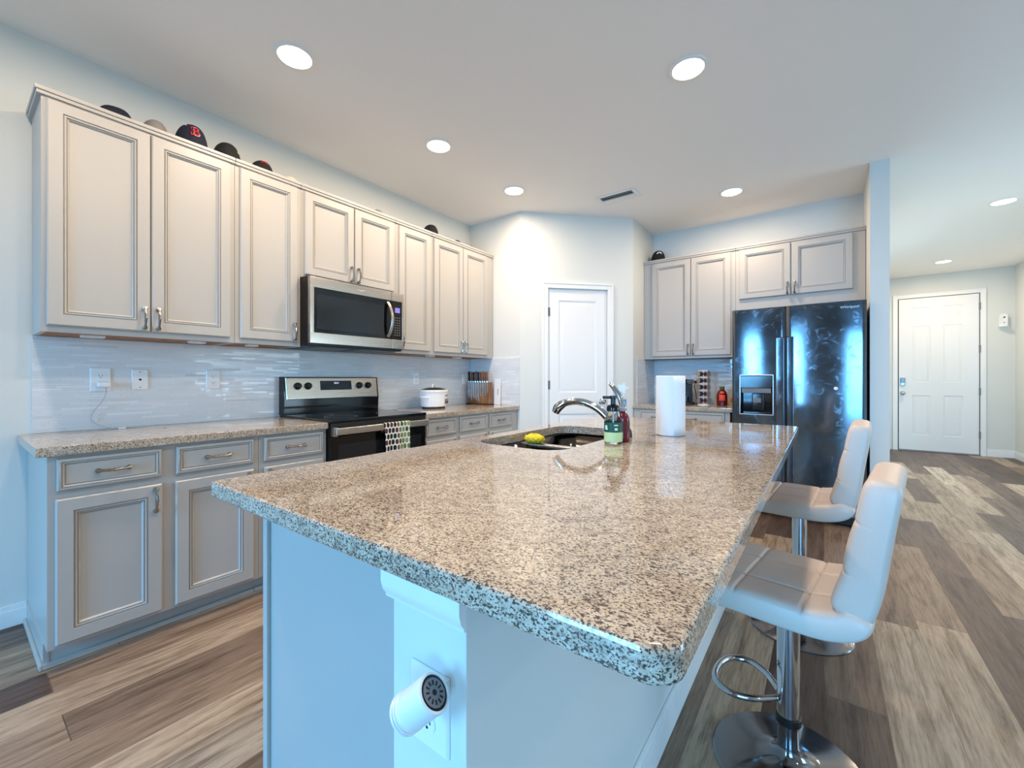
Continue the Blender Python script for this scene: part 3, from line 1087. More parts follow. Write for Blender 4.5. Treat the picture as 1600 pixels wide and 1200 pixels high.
for ky in (1.502, 1.577, 1.995, 2.075):
    K = axis_M(PG(ky, 0.098, 0.0066), PG(ky, 0.098, 0.05))
    mb = MB().lathe([(0.026, 0), (0.026, 0.006), (0.021, 0.010), (0.0195, 0.026), (0.017, 0.029), (0, 0.029)], K, 24)
    kb = mb.build('knob', M['blackm'], bp)
    MB().box(-0.0045, 0.0045, -0.019, 0.019, 0.027, 0.036, 0.002, M=K).build('grip', M['blackm'], kb)

tw = MB()


def cloth(u, v):
    a = (u - 0.5) * 0.215 * (1 - 0.10 * v) + 1.872
    s = v * 0.85
    if s < 0.06:
        x, z = -2.400 - 0.0, 0.80 + s * 1.25
        return Vector((-2.4005, a, 0.812 + s * 0.95))
    if s < 0.12:
        t = (s - 0.06) / 0.06 * PI
        return Vector((-2.384 - 0.0165 * math.cos(t), a, 0.869 + 0.006 * math.sin(t)))
    z = 0.869 - (s - 0.12) * 0.62
    return Vector((-2.3675 + 0.006 * math.sin(u * 13 + 1) * min(1, (s - 0.12) * 4), a, z))


tw.grid(cloth, 24, 60)
o = tw.build('dish_towel', ovals_cloth(), origin=(-2.38, 1.878, 0.64), sharp=80)
md = o.modifiers.new('thick', 'SOLIDIFY')
md.thickness = 0.002
tag(o, 'white dish towel printed with dark and green ovals, hung over the oven handle', 'towel')

# ------------------------------------------------------------------ microwave
mw = thing('microwave', 'over the range microwave with stainless front and black window', 'microwave', (-2.88, 1.78, 1.39))
y0, y1 = 1.4035, 2.1635
MB().box(-3.086, -2.700, y0, y1, 1.388, 1.8445, 0.003).build('body', M['blackm'], mw)
MB().box(-2.700, -2.686, y0 + 0.002, y1 - 0.002, 1.392, 1.840, 0.002).build('face', M['blackm'], mw)
ys = 2.045
mb = MB()
# door: steel rails round a black window
mb.box(-2.688, -2.660, y0 + 0.002, ys - 0.001, 1.770, 1.8385, 0.004)
mb.box(-2.688, -2.660, y0 + 0.002, ys - 0.001, 1.404, 1.476, 0.004)
mb.box(-2.688, -2.660, y0 + 0.002, y0 + 0.032, 1.470, 1.776, 0.004)
dr = mb.build('door', M['steel'], mw)
mb = MB().box(-2.687, -2.6625, y0 + 0.030, ys - 0.001, 1.474, 1.772, 0.002)
mb.build('window_surround', M['black'], dr)
MB().box(-2.664, -2.6615, y0 + 0.050, 1.975, 1.500, 1.728, 0.001).build('window', M['char'], dr)
mb = MB()
hp, hr = [], []
for k in range(13):
    t = k / 12
    hp.append((-2.655 + 0.038 * math.sin(PI * t) ** 0.7, 2.008 + 0.012 * math.sin(PI * t), 1.492 + 0.262 * t))
    hr.append(0.0135)
mb.tube(hp, hr, 10, flat=(1.0, 0.55))
mb.box(-2.664, -2.650, 1.998, 2.018, 1.490, 1.508, 0.002).box(-2.664, -2.650, 1.998, 2.018, 1.738, 1.756, 0.002)
mb.build('handle', M['steel'], dr)
mb = MB()
mb.box(-2.688, -2.660, ys + 0.001, y1 - 0.002, 1.770, 1.8385, 0.004).box(-2.688, -2.660, ys + 0.001, y1 - 0.002, 1.404, 1.476, 0.004)
mb.box(-2.688, -2.660, y1 - 0.020, y1 - 0.002, 1.470, 1.776, 0.004)
cp = mb.build('control_column', M['steel'], mw)
MB().box(-2.687, -2.6625, ys + 0.001, y1 - 0.018, 1.474, 1.772, 0.001).build('control_panel', M['black'], cp)
MB().box(-2.6626, -2.6618, 2.078, 2.124, 1.684, 1.722, 0.0).build('display', M['lcd'], cp)
for r in range(8):
    for c in range(3):
        MB().box(-2.6626, -2.6620, 2.074 + c * 0.021, 2.084 + c * 0.021, 1.508 + r * 0.019, 1.514 + r * 0.019, 0.0).build('button', M['grey'], cp)
MB().tube([(-2.6597, 1.745, 1.806), (-2.6593, 1.775, 1.799), (-2.6597, 1.812, 1.807)], [0.0018, 0.0028, 0.0018], 6).build('emblem', M['logo'], dr)
mb = MB()
mb.box(-3.02, -2.73, y0 + 0.10, y0 + 0.33, 1.382, 1.3885, 0.001)
mb.build('vent_filter', M['grey'], mw)
mb = MB().box(-3.02, -2.73, y1 - 0.33, y1 - 0.10, 1.382, 1.3885, 0.001)
mb.build('vent_filter', M['grey'], mw)

# ------------------------------------------------------------------ fridge
fr = thing('fridge', 'stainless side by side fridge with a water dispenser in its door', 'fridge', (-0.2, 4.55, 0))
fx0, fx1, fm, fy = -0.660, 0.266, -0.2575, 4.205
MB().box(fx0 + 0.004, fx1 - 0.004, 4.295, 4.918, 0.02, 1.765, 0.004).build('body', M['blackm'], fr)
MB().box(fx0 + 0.004, fx1 - 0.004, 4.262, 4.300, 0.012, 0.085, 0.002).build('toe_grille', M['blackm'], fr)


def curved_door(x0, x1, z0, z1, bulge=0.022, n=28, hole=None):
    """door skin gently crowned across its width, optional cut-out (x0,x1,z0,z1)"""
    bm = bmesh.new()
    xs = [x0 + (x1 - x0) * k / n for k in range(n)] + [x1]
    zs = [z0, z0 + 0.004, z1 - 0.004, z1]
    if hole:
        xs = sorted(set(xs) | {hole[0], hole[1]})
        zs = sorted(set(zs) | {hole[2], hole[3]})

    def yf(x, z):
        t = 2 * (x - x0) / (x1 - x0) - 1
        e = 0.006 * max(0, abs(t) - 0.96) / 0.04
        ez = 0.004 if z in (z0, z1) else 0
        return fy - bulge * (1 - t * t) + e + ez

    F = {}
    for x in xs:
        for z in zs:
            F[x, z] = bm.verts.new((x, yf(x, z), z))
    for i in range(len(xs) - 1):
        for j in range(len(zs) - 1):
            cx, cz = (xs[i] + xs[i + 1]) / 2, (zs[j] + zs[j + 1]) / 2
            if hole and hole[0] < cx < hole[1] and hole[2] < cz < hole[3]:
                continue
            bm.faces.new((F[xs[i], zs[j]], F[xs[i + 1], zs[j]], F[xs[i + 1], zs[j + 1]], F[xs[i], zs[j + 1]]))
    # sides back to y = 4.29
    loop = [(x, z0) for x in xs] + [(x1, z) for z in zs[1:]] + [(x, z1) for x in xs[::-1][1:]] + [(x0, z) for z in zs[::-1][1:-1]]
    B = [bm.verts.new((x, 4.29, z)) for x, z in loop]
    for i in range(len(loop)):
        j = (i + 1) % len(loop)
        bm.faces.new((F[loop[i]], F[loop[j]], B[j], B[i]))
    bm.faces.new(B)
    return bm


DH = (-0.592, -0.350, 0.868, 1.200)
zt = 1.782
ld = MB()
ld._merge(curved_door(fx0, fm - 0.006, 0.09, zt, 0.008, hole=DH))
ld = ld.build('freezer_door', M['fridge'], fr, sharp=25)
rd = MB()
rd._merge(curved_door(fm + 0.006, fx1, 0.09, zt, 0.011))
rd = rd.build('fridge_door', M['fridge'], fr, sharp=25)
MB().box(fm - 0.0055, fm + 0.0055, 4.235, 4.289, 0.10, zt - 0.01).build('door_gasket', M['blackm'], fr)
for p, a, b in ((ld, fm - 0.068, fm - 0.010), (rd, fm + 0.010, fm + 0.058)):
    mb = MB().box(a, b, fy - 0.010, fy + 0.02, 0.30, 1.520, 0.004)
    mb.build('grip_channel', M['fridge'], p)
    MB().box(a + 0.002, b - 0.002, fy - 0.0105, fy + 0.01, 1.5205, 1.5245, 0.0).build('grip_end', M['blackm'], p)
# dispenser: bezel, control face, cavity
mb = MB()
hx0, hx1, hz0, hz1 = DH
for b in ((hx0 - 0.008, hx1 + 0.008, hz1, hz1 + 0.008), (hx0 - 0.008, hx1 + 0.008, hz0 - 0.008, hz0), (hx0 - 0.008, hx0, hz0, hz1), (hx1, hx1 + 0.008, hz0, hz1)):
    mb.box(b[0], b[1], fy - 0.013, fy + 0.01, b[2], b[3], 0.003)
dp = mb.build('dispenser_bezel', M['logo'], ld)
mb = MB()
mb.box(hx0, hx1, fy + 0.062, fy + 0.068, hz0, hz1).box(hx0, hx0 + 0.004, fy - 0.015, fy + 0.064, hz0, hz1).box(hx1 - 0.004, hx1, fy - 0.015, fy + 0.064, hz0, hz1)
mb.box(hx0, hx1, fy - 0.015, fy + 0.064, hz0, hz0 + 0.006)
mb.build('dispenser_cavity', M['black'], ld)
mb = MB()
mb.frame((hx0 + 0.001, fy + 0.03, 1.092), (1, 0, 0), (0, 0, 1), (0, -1, 0), hx1 - hx0 - 0.002, hz1 - 1.093, [(0, 0), (0, 0.04), (0.004, 0.047), (0.008, 0.047)])
mb.build('dispenser_panel', M['char'], ld)
MB().box(hx0 + 0.010, hx1 - 0.010, fy - 0.012, fy + 0.03, 1.050, 1.0915, 0.004).build('dispenser_trim', M['grey'], ld)
MB().box(hx0 + 0.085, hx1 - 0.065, fy + 0.018, fy + 0.062, 0.900, 1.045, 0.008).build('paddle', M['char'], ld)
MB().box(hx0 + 0.095, hx1 - 0.085, fy + 0.008, fy + 0.02, 0.965, 1.005, 0.004).build('paddle_pad', M['grey'], ld)
text('logo_lettering', 'Whirlpool', 0.028, M['logo'], rd, basis((0.162, fy - 0.0095, 1.733), (1, 0, 0), (0, 0, 1), (0, -1, 0)), 0.002)
o = tag(MB().lathe([(0.014, 0), (0.014, 0.003), (0.012, 0.006), (0, 0.007)], axis_M((0.077, fy - 0.0098, 1.096), (0.077, fy - 0.04, 1.096)), 20).build('magnet', M['white'], origin=(0.077, fy - 0.0098, 1.096)),
        'small round white magnet stuck on the fridge door', 'magnet')

# ------------------------------------------------------------------ wall plates
def plate(P, U, N, w, h, label, kind, group=None):
    """P centre on the wall face"""
    P, U, N = Vector(P), Vector(U), Vector(N)
    Z = Vector((0, 0, 1))
    t = thing('wall_plate', label, 'outlet', P, 0, group)
    MB().frame(P - U * w / 2 - Z * h / 2, U, Z, N, w, h, [(0, 0.0003), (0, 0.003), (0.003, 0.006), (0.006, 0.0062)]).build('plate', M['white'], t)
    B = basis(P, U, Z, N)
    if kind == 'duplex':
        for s in (1, -1):
            c = P + Z * (s * 0.0195)
            oct_ = [(0.017 * math.cos(a) if abs(math.cos(a)) < 0.98 else 0.017 * math.copysign(1, math.cos(a)), max(-0.0125, min(0.0125, 0.017 * math.sin(a)))) for a in [2 * PI * k / 24 for k in range(24)]]
            r = MB().prism(oct_, 0.0022, c + N * 0.0061, U, Z).build('receptacle', M['white'], t)
            mb = MB()
            for dx, hh in ((-0.0065, 0.008), (0.0065, 0.0065)):
                mb.box(-0.001 + dx, 0.001 + dx, 0.002 - hh / 2 + s * 0.0195, 0.002 + hh / 2 + s * 0.0195, 0.0082, 0.0088, M=B)
            mb.lathe([(0.0024, 0.0082), (0.0024, 0.0088), (0, 0.0088)], B @ Matrix.Translation((0, -0.0075 + s * 0.0195, 0)), 12)
            mb.build('slot', M['dark'], r)
    elif kind == 'jack':
        MB().lathe([(0.006, 0.006), (0.006, 0.0075), (0, 0.0075)], B, 16).build('jack', M['dark'], t)
        for s in (1, -1):
            MB().lathe([(0.003, 0.006), (0.003, 0.0072), (0, 0.0074)], B @ Matrix.Translation((0, s * 0.043, 0)), 12).build('screw', M['grey'], t)
    elif kind == 'rocker':
        MB().frame(P - U * 0.0165 - Z * 0.033, U, Z, N, 0.033, 0.066, [(0, 0.006), (0, 0.0075), (0.001, 0.0085), (0.003, 0.0085)]).build('rocker', M['white'], t)
    return t


XF = -3.0878
UL, NL = (0, 1, 0), (1, 0, 0)
plate((XF, 0.497, 1.168), UL, NL, 0.081, 0.126, 'oversize white outlet plate with the phone charger plugged in', 'duplex')
plate((XF, 0.658, 1.168), UL, NL, 0.072, 0.114, 'white plate with one dark jack hole beside the charger', 'jack')
plate((XF, 1.010, 1.168), UL, NL, 0.075, 0.118, 'empty white duplex outlet plate between the jack plate and the range', 'duplex')
plate((XF, 2.650, 1.172), UL, NL, 0.072, 0.116, 'white duplex outlet plate on the tiles above the slow cooker', 'duplex')
plate((XF, 3.315, 1.172), UL, NL, 0.072, 0.116, 'white rocker switch plate on the tiles beside the knife block', 'rocker')
plate((-1.128, 4.9188, 1.160), (1, 0, 0), (0, -1, 0), 0.075, 0.118, 'white outlet plate with a black plug, behind the coffee pod tower', 'duplex')
plate((-0.4945, 0.4548, 0.659), (1, 0, 0), (0, -1, 0), 0.084, 0.122, 'white outlet plate on the island end under the granite', 'duplex')

# phone charger, its cable and connector
ch = thing('phone_charger', 'white plug in phone charger with a thin cable down to the counter', 'charger', (XF, 0.51, 1.14))
MB().box(XF + 0.0092, XF + 0.046, 0.480, 0.532, 1.128, 1.157, 0.006, 3).build('adapter', M['white'], ch)
cab = [(XF + 0.040, 0.512, 1.127), (XF + 0.036, 0.513, 1.10), (XF + 0.028, 0.505, 1.065), (XF + 0.02, 0.480, 1.02), (XF + 0.014, 0.462, 0.985), (XF + 0.014, 0.463, 0.955),
       (XF + 0.022, 0.490, 0.928), (XF + 0.050, 0.530, 0.910), (XF + 0.075, 0.56, 0.9078)]


def smooth(pts, n=6):
    out = []
    P = [Vector(p) for p in pts]
    for i in range(len(P) - 1):
        p0, p1, p2, p3 = P[max(i - 1, 0)], P[i], P[i + 1], P[min(i + 2, len(P) - 1)]
        for k in range(n):
            t = k / n
            out.append(0.5 * ((2 * p1) + (p2 - p0) * t + (2 * p0 - 5 * p1 + 4 * p2 - p3) * t * t + (3 * p1 - p0 - 3 * p2 + p3) * t ** 3))
    out.append(P[-1])
    return out


MB().tube(smooth(cab), 0.0017, 6).build('cable', M['cable'], ch)
MB().box(-3.018, -2.997, 0.553, 0.583, 0.9052, 0.9132, 0.002).build('connector', M['white'], ch)
lp = [(-3.008, 0.583, 0.9072), (-2.985, 0.63, 0.9072), (-2.945, 0.71, 0.9072), (-2.90, 0.73, 0.9072), (-2.865, 0.70, 0.9072), (-2.87, 0.62, 0.9072), (-2.905, 0.52, 0.9072),
      (-2.935, 0.40, 0.9072), (-2.965, 0.36, 0.9072), (-2.99, 0.39, 0.9072), (-3.0, 0.46, 0.9072), (-3.005, 0.553, 0.9072)]
MB().tube(smooth(lp), 0.0017, 6).build('cable_loop', M['cable'], ch)

# plug-in freshener on the island end
fz = thing('air_freshener', 'white plug in air freshener with a dark grille on the island outlet', 'air freshener', (-0.49, 0.44, 0.68))
A = Vector((-0.4355, 0.407, 0.7355))
Bp = Vector((-0.490, 0.395, 0.684))
AM = axis_M(Bp, A)
Lf = (A - Bp).length
MB().lathe([(0.014, 0), (0.022, 0.004), (0.0255, 0.014), (0.0265, 0.03), (0.0265, Lf - 0.004), (0.0255, Lf), (0.0225, Lf + 0.001), (0.0225, Lf - 0.002), (0, Lf - 0.002)], AM, 36).build('housing', M['white'], fz)
gm = MB().lathe([(0.0222, Lf - 0.0018), (0.0222, Lf - 0.001), (0.0188, Lf - 0.001), (0.0188, Lf - 0.0018)], AM, 32)
gm.build('grille_ring', M['blackm'], fz)
gp = MB().lathe([(0.0186, Lf - 0.0018), (0.0186, Lf + 0.0002), (0, Lf + 0.0002)], AM, 32).build('grille', M['grey'], fz)
mb = MB()
mb.lathe([(0.0036, Lf + 0.0003), (0.0036, Lf + 0.0008), (0, Lf + 0.0008)], AM, 16)
for k in range(12):
    mb.box(0.0092, 0.0150, -0.0011, 0.0011, Lf + 0.0003, Lf + 0.0008, M=AM @ Matrix.Rotation(2 * PI * k / 12, 4, 'Z'))
mb.build('grille_slots', M['dark'], gp)
mb = MB()
for k in range(3):
    mb.lathe([(0.0262 - 0.0005 * k, 0.0085 + k * 0.006), (0.0276, 0.0095 + k * 0.006), (0.0276, 0.0115 + k * 0.006), (0.0262, 0.0125 + k * 0.006)], AM, 32)
mb.build('ribs', M['white'], fz)
MB().box(-0.507, -0.482, 0.420, 0.4466, 0.667, 0.690, 0.004).build('plug', M['white'], fz)

# ------------------------------------------------------------------ small things on the counters
# slow cooker
sc = thing('slow_cooker', 'white oval slow cooker with a dark glass lid', 'slow cooker', (-2.87, 2.672, 0.905), math.radians(12))
T = Matrix.Identity(4)
mb = MB().lathe([(0.118, 0.014), (0.128, 0.018), (0.134, 0.03), (0.140, 0.12), (0.144, 0.145), (0.150, 0.150), (0.150, 0.158), (0.143, 0.160), (0.135, 0.150), (0.130, 0.15), (0, 0.15)], T, 40, 0.80, 1.0)
mb.build('body', M['white'], sc, world=False)
MB().lathe([(0.121, 0.0), (0.123, 0.004), (0.121, 0.0145), (0, 0.0145)], T, 32, 0.78, 0.98).build('foot', M['blackm'], sc, world=False)
MB().lathe([(0.138, 0.160), (0.139, 0.164), (0.120, 0.176), (0.075, 0.187), (0.03, 0.191), (0, 0.1915)], T, 40, 0.80, 1.0).build('lid', M['char'], sc, world=False)
MB().lathe([(0.1385, 0.1605), (0.1455, 0.161), (0.1455, 0.166), (0.138, 0.168)], T, 40, 0.80, 1.0).build('lid_rim', M['white'], sc, world=False)
MB().tube([(0, 0.022 * math.cos(PI * k / 8), 0.190 + 0.026 * math.sin(PI * k / 8)) for k in range(9)], 0.005, 8).build('lid_handle', M['white'], sc, world=False)
for s in (-1, 1):
    MB().tube(smooth([(-0.035, s * 0.130, 0.10), (-0.03, s * 0.160, 0.103), (0, s * 0.172, 0.105), (0.03, s * 0.160, 0.103), (0.035, s * 0.130, 0.10)], 4), 0.007, 8).build('handle', M['white'], sc, world=False)
cp_ = MB().box(0.108, 0.1125, 0.018, 0.070, 0.040, 0.085, 0.001).build('control_panel', M['grey'], sc, world=False)
for dy in (0.032, 0.054):
    MB().box(0.1123, 0.1165, dy - 0.006, dy + 0.006, 0.052, 0.062, 0.001).build('control', M['dark'], cp_, world=False)
MB().box(0.110, 0.1145, 0.020, 0.062, 0.110, 0.121, 0.001).build('badge', M['grey'], sc, world=False)

# spoon rest
o = MB().lathe([(0.03, 0.0), (0.034, 0.002), (0.045, 0.008), (0.043, 0.009), (0.03, 0.004), (0, 0.003)], Matrix.Translation((-2.99, 2.28, 0.9052)), 24, 1.3, 1.7).build('spoon_rest', M['white'], origin=(-2.99, 2.28, 0.905))
tag(o, 'small white spoon rest on the granite between range and slow cooker', 'spoon rest')

# knife block with knives held on its front
kb = thing('knife_block', 'broad wooden knife block in the corner, full of knives', 'knife block', (-2.89, 3.34, 0.905))
WB = wood('walnut', (168, 118, 78), (104, 66, 40), (22, 22, 2.2))
MB().box(-3.035, -2.745, 3.318, 3.372, 0.917, 1.136, 0.004).build('block', WB, kb)
MB().box(-3.045, -2.735, 3.292, 3.384, 0.9055, 0.918, 0.003).build('foot', mat('dark_walnut', (60, 38, 28), rough=0.5), kb)
BLADE = steel('blade_steel', (190, 192, 196), 0.15)
HBR = wood('knife_handle_wood', (150, 98, 62), (90, 54, 34), (30, 30, 4))
HBK = mat('knife_handle_black', (30, 26, 25), rough=0.45)
NM = ['first', 'second', 'third', 'fourth', 'fifth', 'sixth', 'seventh', 'eighth', 'ninth']
ks = [(-3.020, 0.175, 0.017), (-2.988, 0.20, 0.020), (-2.956, 0.19, 0.022), (-2.924, 0.205, 0.018), (-2.892, 0.21, 0.024), (-2.860, 0.16, 0.016), (-2.828, 0.18, 0.018), (-2.797, 0.15, 0.014), (-2.768, 0.13, 0.013)]
for i, (kx, L, w) in enumerate(ks):
    dark, w = i in (0, 2, 4), w * 1.3
    t = thing('kitchen_knife', '%s handled steel knife on the wooden block, %s counting from the range side' % ('black' if dark else 'brown', NM[i]), 'knife', (kx, 3.3135, 1.13 - L), 0, 'knives on the wooden block')
    mb = MB()
    zt_ = 1.142
    mb.prism([(-w / 2, zt_), (-w / 2, zt_ - L * 0.75), (w * 0.3, zt_ - L), (w / 2, zt_ - L * 0.9), (w / 2, zt_)], 0.0025, (kx, 3.3172, 0), (1, 0, 0), (0, 0, 1))
    mb.build('blade', BLADE, t)
    mb = MB()
    mb.tube([(kx, 3.3158, zt_ - 0.004), (kx, 3.3155, zt_ + 0.006)], [0.0105, 0.0105], 10, flat=(1.0, 0.7)).build('bolster', M['chrome'], t)
    hp = [(kx, 3.3155, zt_ + 0.006), (kx + 0.001, 3.315, zt_ + 0.03), (kx, 3.3145, zt_ + 0.06), (kx - 0.001, 3.314, zt_ + 0.085), (kx, 3.3135, zt_ + 0.108 - 0.001 * (i % 3) * 4)]
    MB().tube(hp, [0.0105, 0.0135, 0.0120, 0.0140, 0.0125], 10, flat=(1.0, 0.75)).build('handle', HBK if dark else HBR, t)
# white cutting board leaning on the tiles
B = basis((-2.690, 3.391, 0.9055), (1, 0, 0), (0, 0.035, 1), (0, -1, 0.035))
mb = MB()
mb._merge(slab_with_hole(rounded(-0.045, 0.035, 0.0, 0.262, (0.006,) * 4, 4), rounded(-0.004, 0.008, 0.10, 0.165, (0.0055,) * 4, 4), 0.0, 0.010, 0.002))
mb.bm.transform(B)
tag(mb.build('cutting_board', M['white'], origin=(-2.69, 3.39, 0.905), sharp=50), 'white cutting board with a slot handle leaning on the corner tiles', 'cutting board')

# paper towels
pt = thing('paper_towel_roll', 'standing roll of white paper towels on the island top', 'paper towel', (-0.588, 2.065, 0.905))
mb = MB()
prof_ = [(0.022, 0.001), (0.063, 0.001), (0.066, 0.004), (0.066, 0.279), (0.063, 0.282), (0.022, 0.282)]
mb.lathe(prof_, Matrix.Translation((-0.588, 2.065, 0.905)), 48)
mb.build('roll', M['whitem'], pt)
# loose end of the outer sheet
ang = lambda k: math.radians(-52 + 70 * k / 10)
mb = MB()
mb.grid(lambda u, v: Vector((-0.588 + (0.0665 + 0.0035 * (1 - u) ** 2) * math.cos(math.radians(-62 + 80 * u)), 2.065 + (0.0665 + 0.0035 * (1 - u) ** 2) * math.sin(math.radians(-62 + 80 * u)), 0.9085 + 0.276 * v)), 12, 6)
o = mb.build('loose_sheet', M['whitem'], pt)
o.modifiers.new('thick', 'SOLIDIFY').thickness = 0.0006
MB().lathe([(0.0205, 0.0012), (0.0215, 0.0012), (0.0215, 0.2815), (0.0205, 0.2815)], Matrix.Translation((-0.588, 2.065, 0.905)), 24).build('core', mat('cardboard', (170, 140, 105), rough=0.9), pt)

# faucet
fc = thing('kitchen_faucet', 'chrome single lever faucet arching over the island sink', 'faucet', (-0.715, 1.78, 0.905))
MB().lathe([(0.034, 0.0), (0.034, 0.006), (0.027, 0.012), (0.025, 0.05), (0.026, 0.085), (0.024, 0.105), (0.015, 0.118), (0, 0.121)], Matrix.Translation((-0.715, 1.78, 0.9053)), 28).build('body', M['chrome'], fc)
sp = smooth([(-0.722, 1.78, 0.945), (-0.765, 1.775, 0.985), (-0.815, 1.77, 1.030), (-0.870, 1.765, 1.058), (-0.925, 1.76, 1.067), (-0.975, 1.757, 1.061), (-1.005, 1.755, 1.047)], 5)
MB().tube(sp, [0.0175] * 10 + [0.0165] * 10 + [0.016] * 11, 16).build('spout', M['chrome'], fc)
MB().tube([(-0.985, 1.756, 1.060), (-1.005, 1.755, 1.050), (-1.025, 1.754, 1.034), (-1.038, 1.753, 1.012)], [0.0165, 0.021, 0.0225, 0.0185], 16).build('spray_head', M['chrome'], fc)
hd_ = smooth([(-0.708, 1.78, 1.015), (-0.712, 1.781, 1.055), (-0.728, 1.782, 1.095), (-0.752, 1.783, 1.130), (-0.776, 1.784, 1.152)], 4)
MB().tube(hd_, [0.017, 0.0165, 0.016, 0.0155, 0.015, 0.0145, 0.014, 0.0135, 0.013, 0.0125, 0.012, 0.0115, 0.011, 0.010, 0.009, 0.0075, 0.004], 12).build('lever', M['chrome'], fc)

# soap bottles
CLEAR = mat('clear_plastic', (240, 244, 240), rough=0.04, trans=1.0)
CLEAR.node_tree.nodes['Principled BSDF'].inputs['IOR'].default_value = 1.15
sb = thing('soap_bottle', 'clear pump soap bottle with a green and lime label beside the sink', 'soap bottle', (-0.700, 1.650, 0.905))
SBM = Matrix.Translation((-0.700, 1.650, 0.9053))
MB().lathe([(0.032, 0), (0.0355, 0.004), (0.0365, 0.02), (0.0365, 0.092), (0.0335, 0.104), (0.024, 0.130), (0.0215, 0.134), (0.0, 0.134)], SBM, 32).build('bottle', CLEAR, sb)
GREENL = mat('green_label', (22, 82, 58), rough=0.5)
MB().lathe([(0.03695, 0.049), (0.0372, 0.0495), (0.0372, 0.0885), (0.03695, 0.089)], SBM, 32).build('label_band', GREENL, sb)
MB().lathe([(0.03695, 0.010), (0.0372, 0.0105), (0.0372, 0.0480), (0.03695, 0.0485)], SBM, 32).build('lower_label', mat('lime_label', (206, 224, 160), rough=0.5), sb)
mb = MB()
mb.lathe([(0.0255, 0.1335), (0.0265, 0.136), (0.0265, 0.150), (0.022, 0.158), (0.012, 0.161), (0.0105, 0.162), (0.0105, 0.186), (0.013, 0.187), (0.013, 0.197), (0, 0.198)], SBM, 24)
mb.build('pump_collar', M['black'], sb)
MB().box(-0.745, -0.688, 1.641, 1.659, 1.089, 1.1005, 0.003).build('pump_spout', M['blackm'], sb)
MB().tube([(-0.700, 1.650, 0.925), (-0.700, 1.650, 1.045)], 0.003, 8).build('dip_tube', M['white'], sb)
LL = mat('label_mark', (220, 232, 222), rough=0.6)
mk = MB()
vd = Vector((0.700, -1.650, 0)).normalized()
for a, z, w, h in ((-48, 0.068, 0.012, 0.018), (-40, 0.062, 0.006, 0.006), (18, 0.078, 0.016, 0.005), (18, 0.062, 0.012, 0.010)):
    d_ = Matrix.Rotation(math.radians(a), 4, 'Z') @ vd
    t_ = Vector((-d_.y, d_.x, 0))
    mk.box(-w / 2, w / 2, -h / 2, h / 2, -0.0005, 0.0007, M=basis(Vector((-0.700, 1.650, 0.9053 + z)) + d_ * 0.0372, t_, (0, 0, 1), d_))
mk.build('label_print', LL, sb)

rb = thing('soap_bottle', 'dark red soap bottle partly hidden behind the clear pump bottle', 'soap bottle', (-0.690, 1.722, 0.905))
RM = Matrix.Translation((-0.690, 1.722, 0.9053))
MB().lathe([(0.027, 0), (0.030, 0.004), (0.031, 0.02), (0.031, 0.095), (0.026, 0.112), (0.014, 0.125), (0.012, 0.13), (0, 0.13)], RM, 28).build('bottle', mat('red_soap', (112, 16, 30), rough=0.15), rb)
MB().lathe([(0.0312, 0.042), (0.0314, 0.0425), (0.0314, 0.0875), (0.0312, 0.088)], RM, 28).build('label_band', mat('maroon_label', (96, 14, 28), rough=0.5), rb)
MB().lathe([(0.0155, 0.1295), (0.0165, 0.131), (0.0165, 0.142), (0.007, 0.146), (0.0065, 0.172), (0.010, 0.174), (0.010, 0.181), (0, 0.182)], RM, 20).build('pump', mat('grey_pump', (150, 156, 160), rough=0.3), rb)

bb = thing('dish_brush', 'blue handled dish brush standing behind the soap bottles', 'dish brush', (-0.728, 1.868, 0.905))
MB().tube(smooth([(-0.728, 1.868, 0.945), (-0.730, 1.868, 0.985), (-0.734, 1.868, 1.03), (-0.736, 1.868, 1.078)], 4), [0.0065] * 7 + [0.006] * 6, 10).build('handle', mat('blue_plastic', (40, 120, 178), rough=0.35), bb)
MB().lathe([(0.024, 0.0), (0.026, 0.004), (0.023, 0.028), (0.015, 0.042), (0.006, 0.045), (0, 0.045)], Matrix.Translation((-0.728, 1.868, 0.9053)), 20).build('brush_head', M['blackm'], bb)

star = thing('item', 'white star shaped item behind the faucet lever', 'item', (-0.772, 1.935, 0.905))  # unidentified white shape, built as a star on a stem
pts = []
for k in range(10):
    r = 0.030 if k % 2 == 0 else 0.015
    pts.append((r * math.sin(2 * PI * k / 10 + 0.3), r * math.cos(2 * PI * k / 10 + 0.3)))
Rv = Vector((math.cos(math.radians(YAW - 18)), math.sin(math.radians(YAW - 18)), 0))
MB().prism(pts, 0.012, (-0.772, 1.932, 1.128), Rv, (0, 0, 1)).build('star', M['whitem'], star)
MB().tube([(-0.772, 1.935, 0.9053), (-0.772, 1.935, 1.108)], [0.004, 0.003], 8).build('stem', M['white'], star)
MB().lathe([(0.014, 0), (0.014, 0.004), (0.006, 0.008), (0, 0.009)], Matrix.Translation((-0.772, 1.935, 0.9053)), 20).build('foot', M['white'], star)

